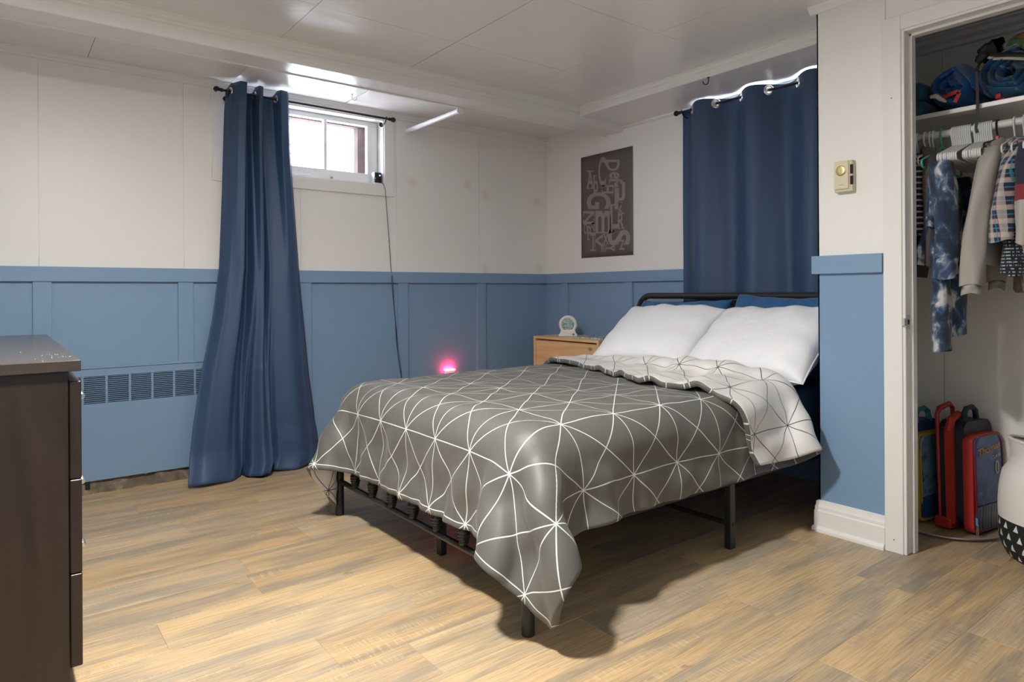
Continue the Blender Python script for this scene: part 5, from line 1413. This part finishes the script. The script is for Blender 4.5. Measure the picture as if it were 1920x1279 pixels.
k.base(k.ramp(n1, [(0.35, srgb(66, 104, 140)), (0.55, srgb(110, 146, 172)), (0.7, srgb(60, 70, 88))])); k.rough(0.35)
suitcase('suitcase', 'pale blue child\'s case with yellow piping behind the red one', place(-0.335, -3.030, -0.16, -0.03, 0.0, 0.02), 0.27, 0.10, 0.47,
         dict(body=nb, edge=yel, panel=k.m, pocket=nb, pipe=yel, handle=plain('teal_webbing', (0.05, 0.22, 0.30, 1), 0.6)), red_stripe=False, text=False, trolley=False)
# loose wire ring they stand on
wc_ = (-0.16, -3.10)
m = MB()
for q in range(3):
    m.tube([(wc_[0]+(0.27+0.012*q)*math.cos(a)*1.0, wc_[1]+(0.215+0.010*q)*math.sin(a), 0.006+0.005*q) for a in np.linspace(math.pi*0.62, math.pi*1.72, 40)], 0.0035, 7)
tag(m.build('wire_ring', plain('grey_wire', (0.42, 0.41, 0.39, 1), 0.4, metal=0.6), smooth=True), 'curved grey wire rack on the floor under the children\'s cases', 'wire rack')

# ---- fabric basket
bk = thing('laundry_basket', 'soft white fabric basket with a black triangle-print base', 'basket', (-0.315, -3.62, 0))
bx, by = -0.315, -3.568
def bas(z, rr, dx=0.0, dy=0.0, wv_=0.0):
    return (z, rr, dx, dy, wv_)
rings = [(0.0, 0.175, 0, 0), (0.012, 0.205, 0, 0), (0.06, 0.222, 0, 0), (0.12, 0.222, 0.0, 0.0), (0.19, 0.216, 0.0, 0.0)]
def mk(rings, nm, mat, inner=False, n=56, tilt=0.0):
    m = MB()
    def fn(u, v):
        f = v*(len(rings)-1); i = min(int(f), len(rings)-2); q = f-i
        z = rings[i][0]+(rings[i+1][0]-rings[i][0])*q; r = rings[i][1]+(rings[i+1][1]-rings[i][1])*q
        a = 2*math.pi*u
        r *= 1+0.012*math.sin(3*a+z*9)+0.010*math.sin(5*a-z*14)
        return (bx+r*math.cos(a), by+r*math.sin(a), z+tilt*math.cos(a-2.3)*(z/0.45))
    m.grid(fn, n, 30, wrapu=True, flip=inner)
    if not inner and rings[0][0] == 0: m.add([(bx+rings[0][1]*math.cos(a), by+rings[0][1]*math.sin(a), 0) for a in np.linspace(0, 2*math.pi, 33)[:-1]], [tuple(range(32))])
    return m.build(nm, mat, bk, smooth='all')
k = NT('triangle_print_cloth'); tc = k.n('ShaderNodeTexCoord'); sp = k.n('ShaderNodeSeparateXYZ'); k.l(tc.outputs['Object'], sp.inputs[0])
ang = k.math('MULTIPLY', k.math('ARCTAN2', sp.outputs[1], sp.outputs[0]), 0.22)
zz_ = sp.outputs[2]; RWt = 0.040; CWt = 0.046
row = k.math('FLOOR', k.math('MULTIPLY', zz_, 1/RWt)); fz = k.math('FRACT', k.math('MULTIPLY', zz_, 1/RWt))
fa = k.math('FRACT', k.math('ADD', k.math('MULTIPLY', ang, 1/CWt), k.math('MULTIPLY', row, 0.37)))
tri = k.math('LESS_THAN', k.math('ABSOLUTE', k.math('SUBTRACT', fa, 0.5)), k.math('MULTIPLY', k.math('SUBTRACT', 0.82, fz), 0.34))
tri = k.math('MULTIPLY', tri, k.math('GREATER_THAN', fz, 0.14))
k.base(k.mix(tri, (0.012, 0.012, 0.012, 1), (0.72, 0.72, 0.70, 1))); k.rough(0.8); MT['tri'] = k.m
mk(rings, 'base', MT['tri'])
wcl = plain('white_canvas', (0.78, 0.75, 0.71, 1), 0.8, bump=(60, 0.2, 0.003))
mk([(0.15, 0.222), (0.20, 0.224), (0.27, 0.222), (0.325, 0.212), (0.36, 0.188), (0.39, 0.182), (0.425, 0.186), (0.45, 0.190), (0.455, 0.186)], 'wall_cloth', wcl, tilt=0.03)
k = NT('stripe_lining'); tc = k.n('ShaderNodeTexCoord'); sp = k.n('ShaderNodeSeparateXYZ'); k.l(tc.outputs['Object'], sp.inputs[0])
f = k.math('FRACT', k.math('MULTIPLY', k.math('ADD', sp.outputs[2], k.math('MULTIPLY', sp.outputs[0], 0.25)), 1/0.022)); k.base(k.mix(k.math('GREATER_THAN', f, 0.55), (0.7, 0.68, 0.65, 1), (0.03, 0.03, 0.03, 1))); k.rough(0.8)
mk([(0.02, 0.17), (0.10, 0.20), (0.31, 0.19), (0.36, 0.178), (0.395, 0.174), (0.447, 0.180)], 'lining', k.m, inner=True, tilt=0.03)
def rimfn(a): 
    r = 0.187*(1+0.012*math.sin(3*a+0.44*9)+0.010*math.sin(5*a-0.44*14)); return (bx+r*math.cos(a), by+r*math.sin(a), 0.453+0.03*math.cos(a-2.3)*(0.453/0.45))
MB().tube([rimfn(a) for a in np.linspace(0, 2*math.pi, 57)[:-1]], 0.007, 8, closed=True).build('rim', wcl, bk, smooth=True)
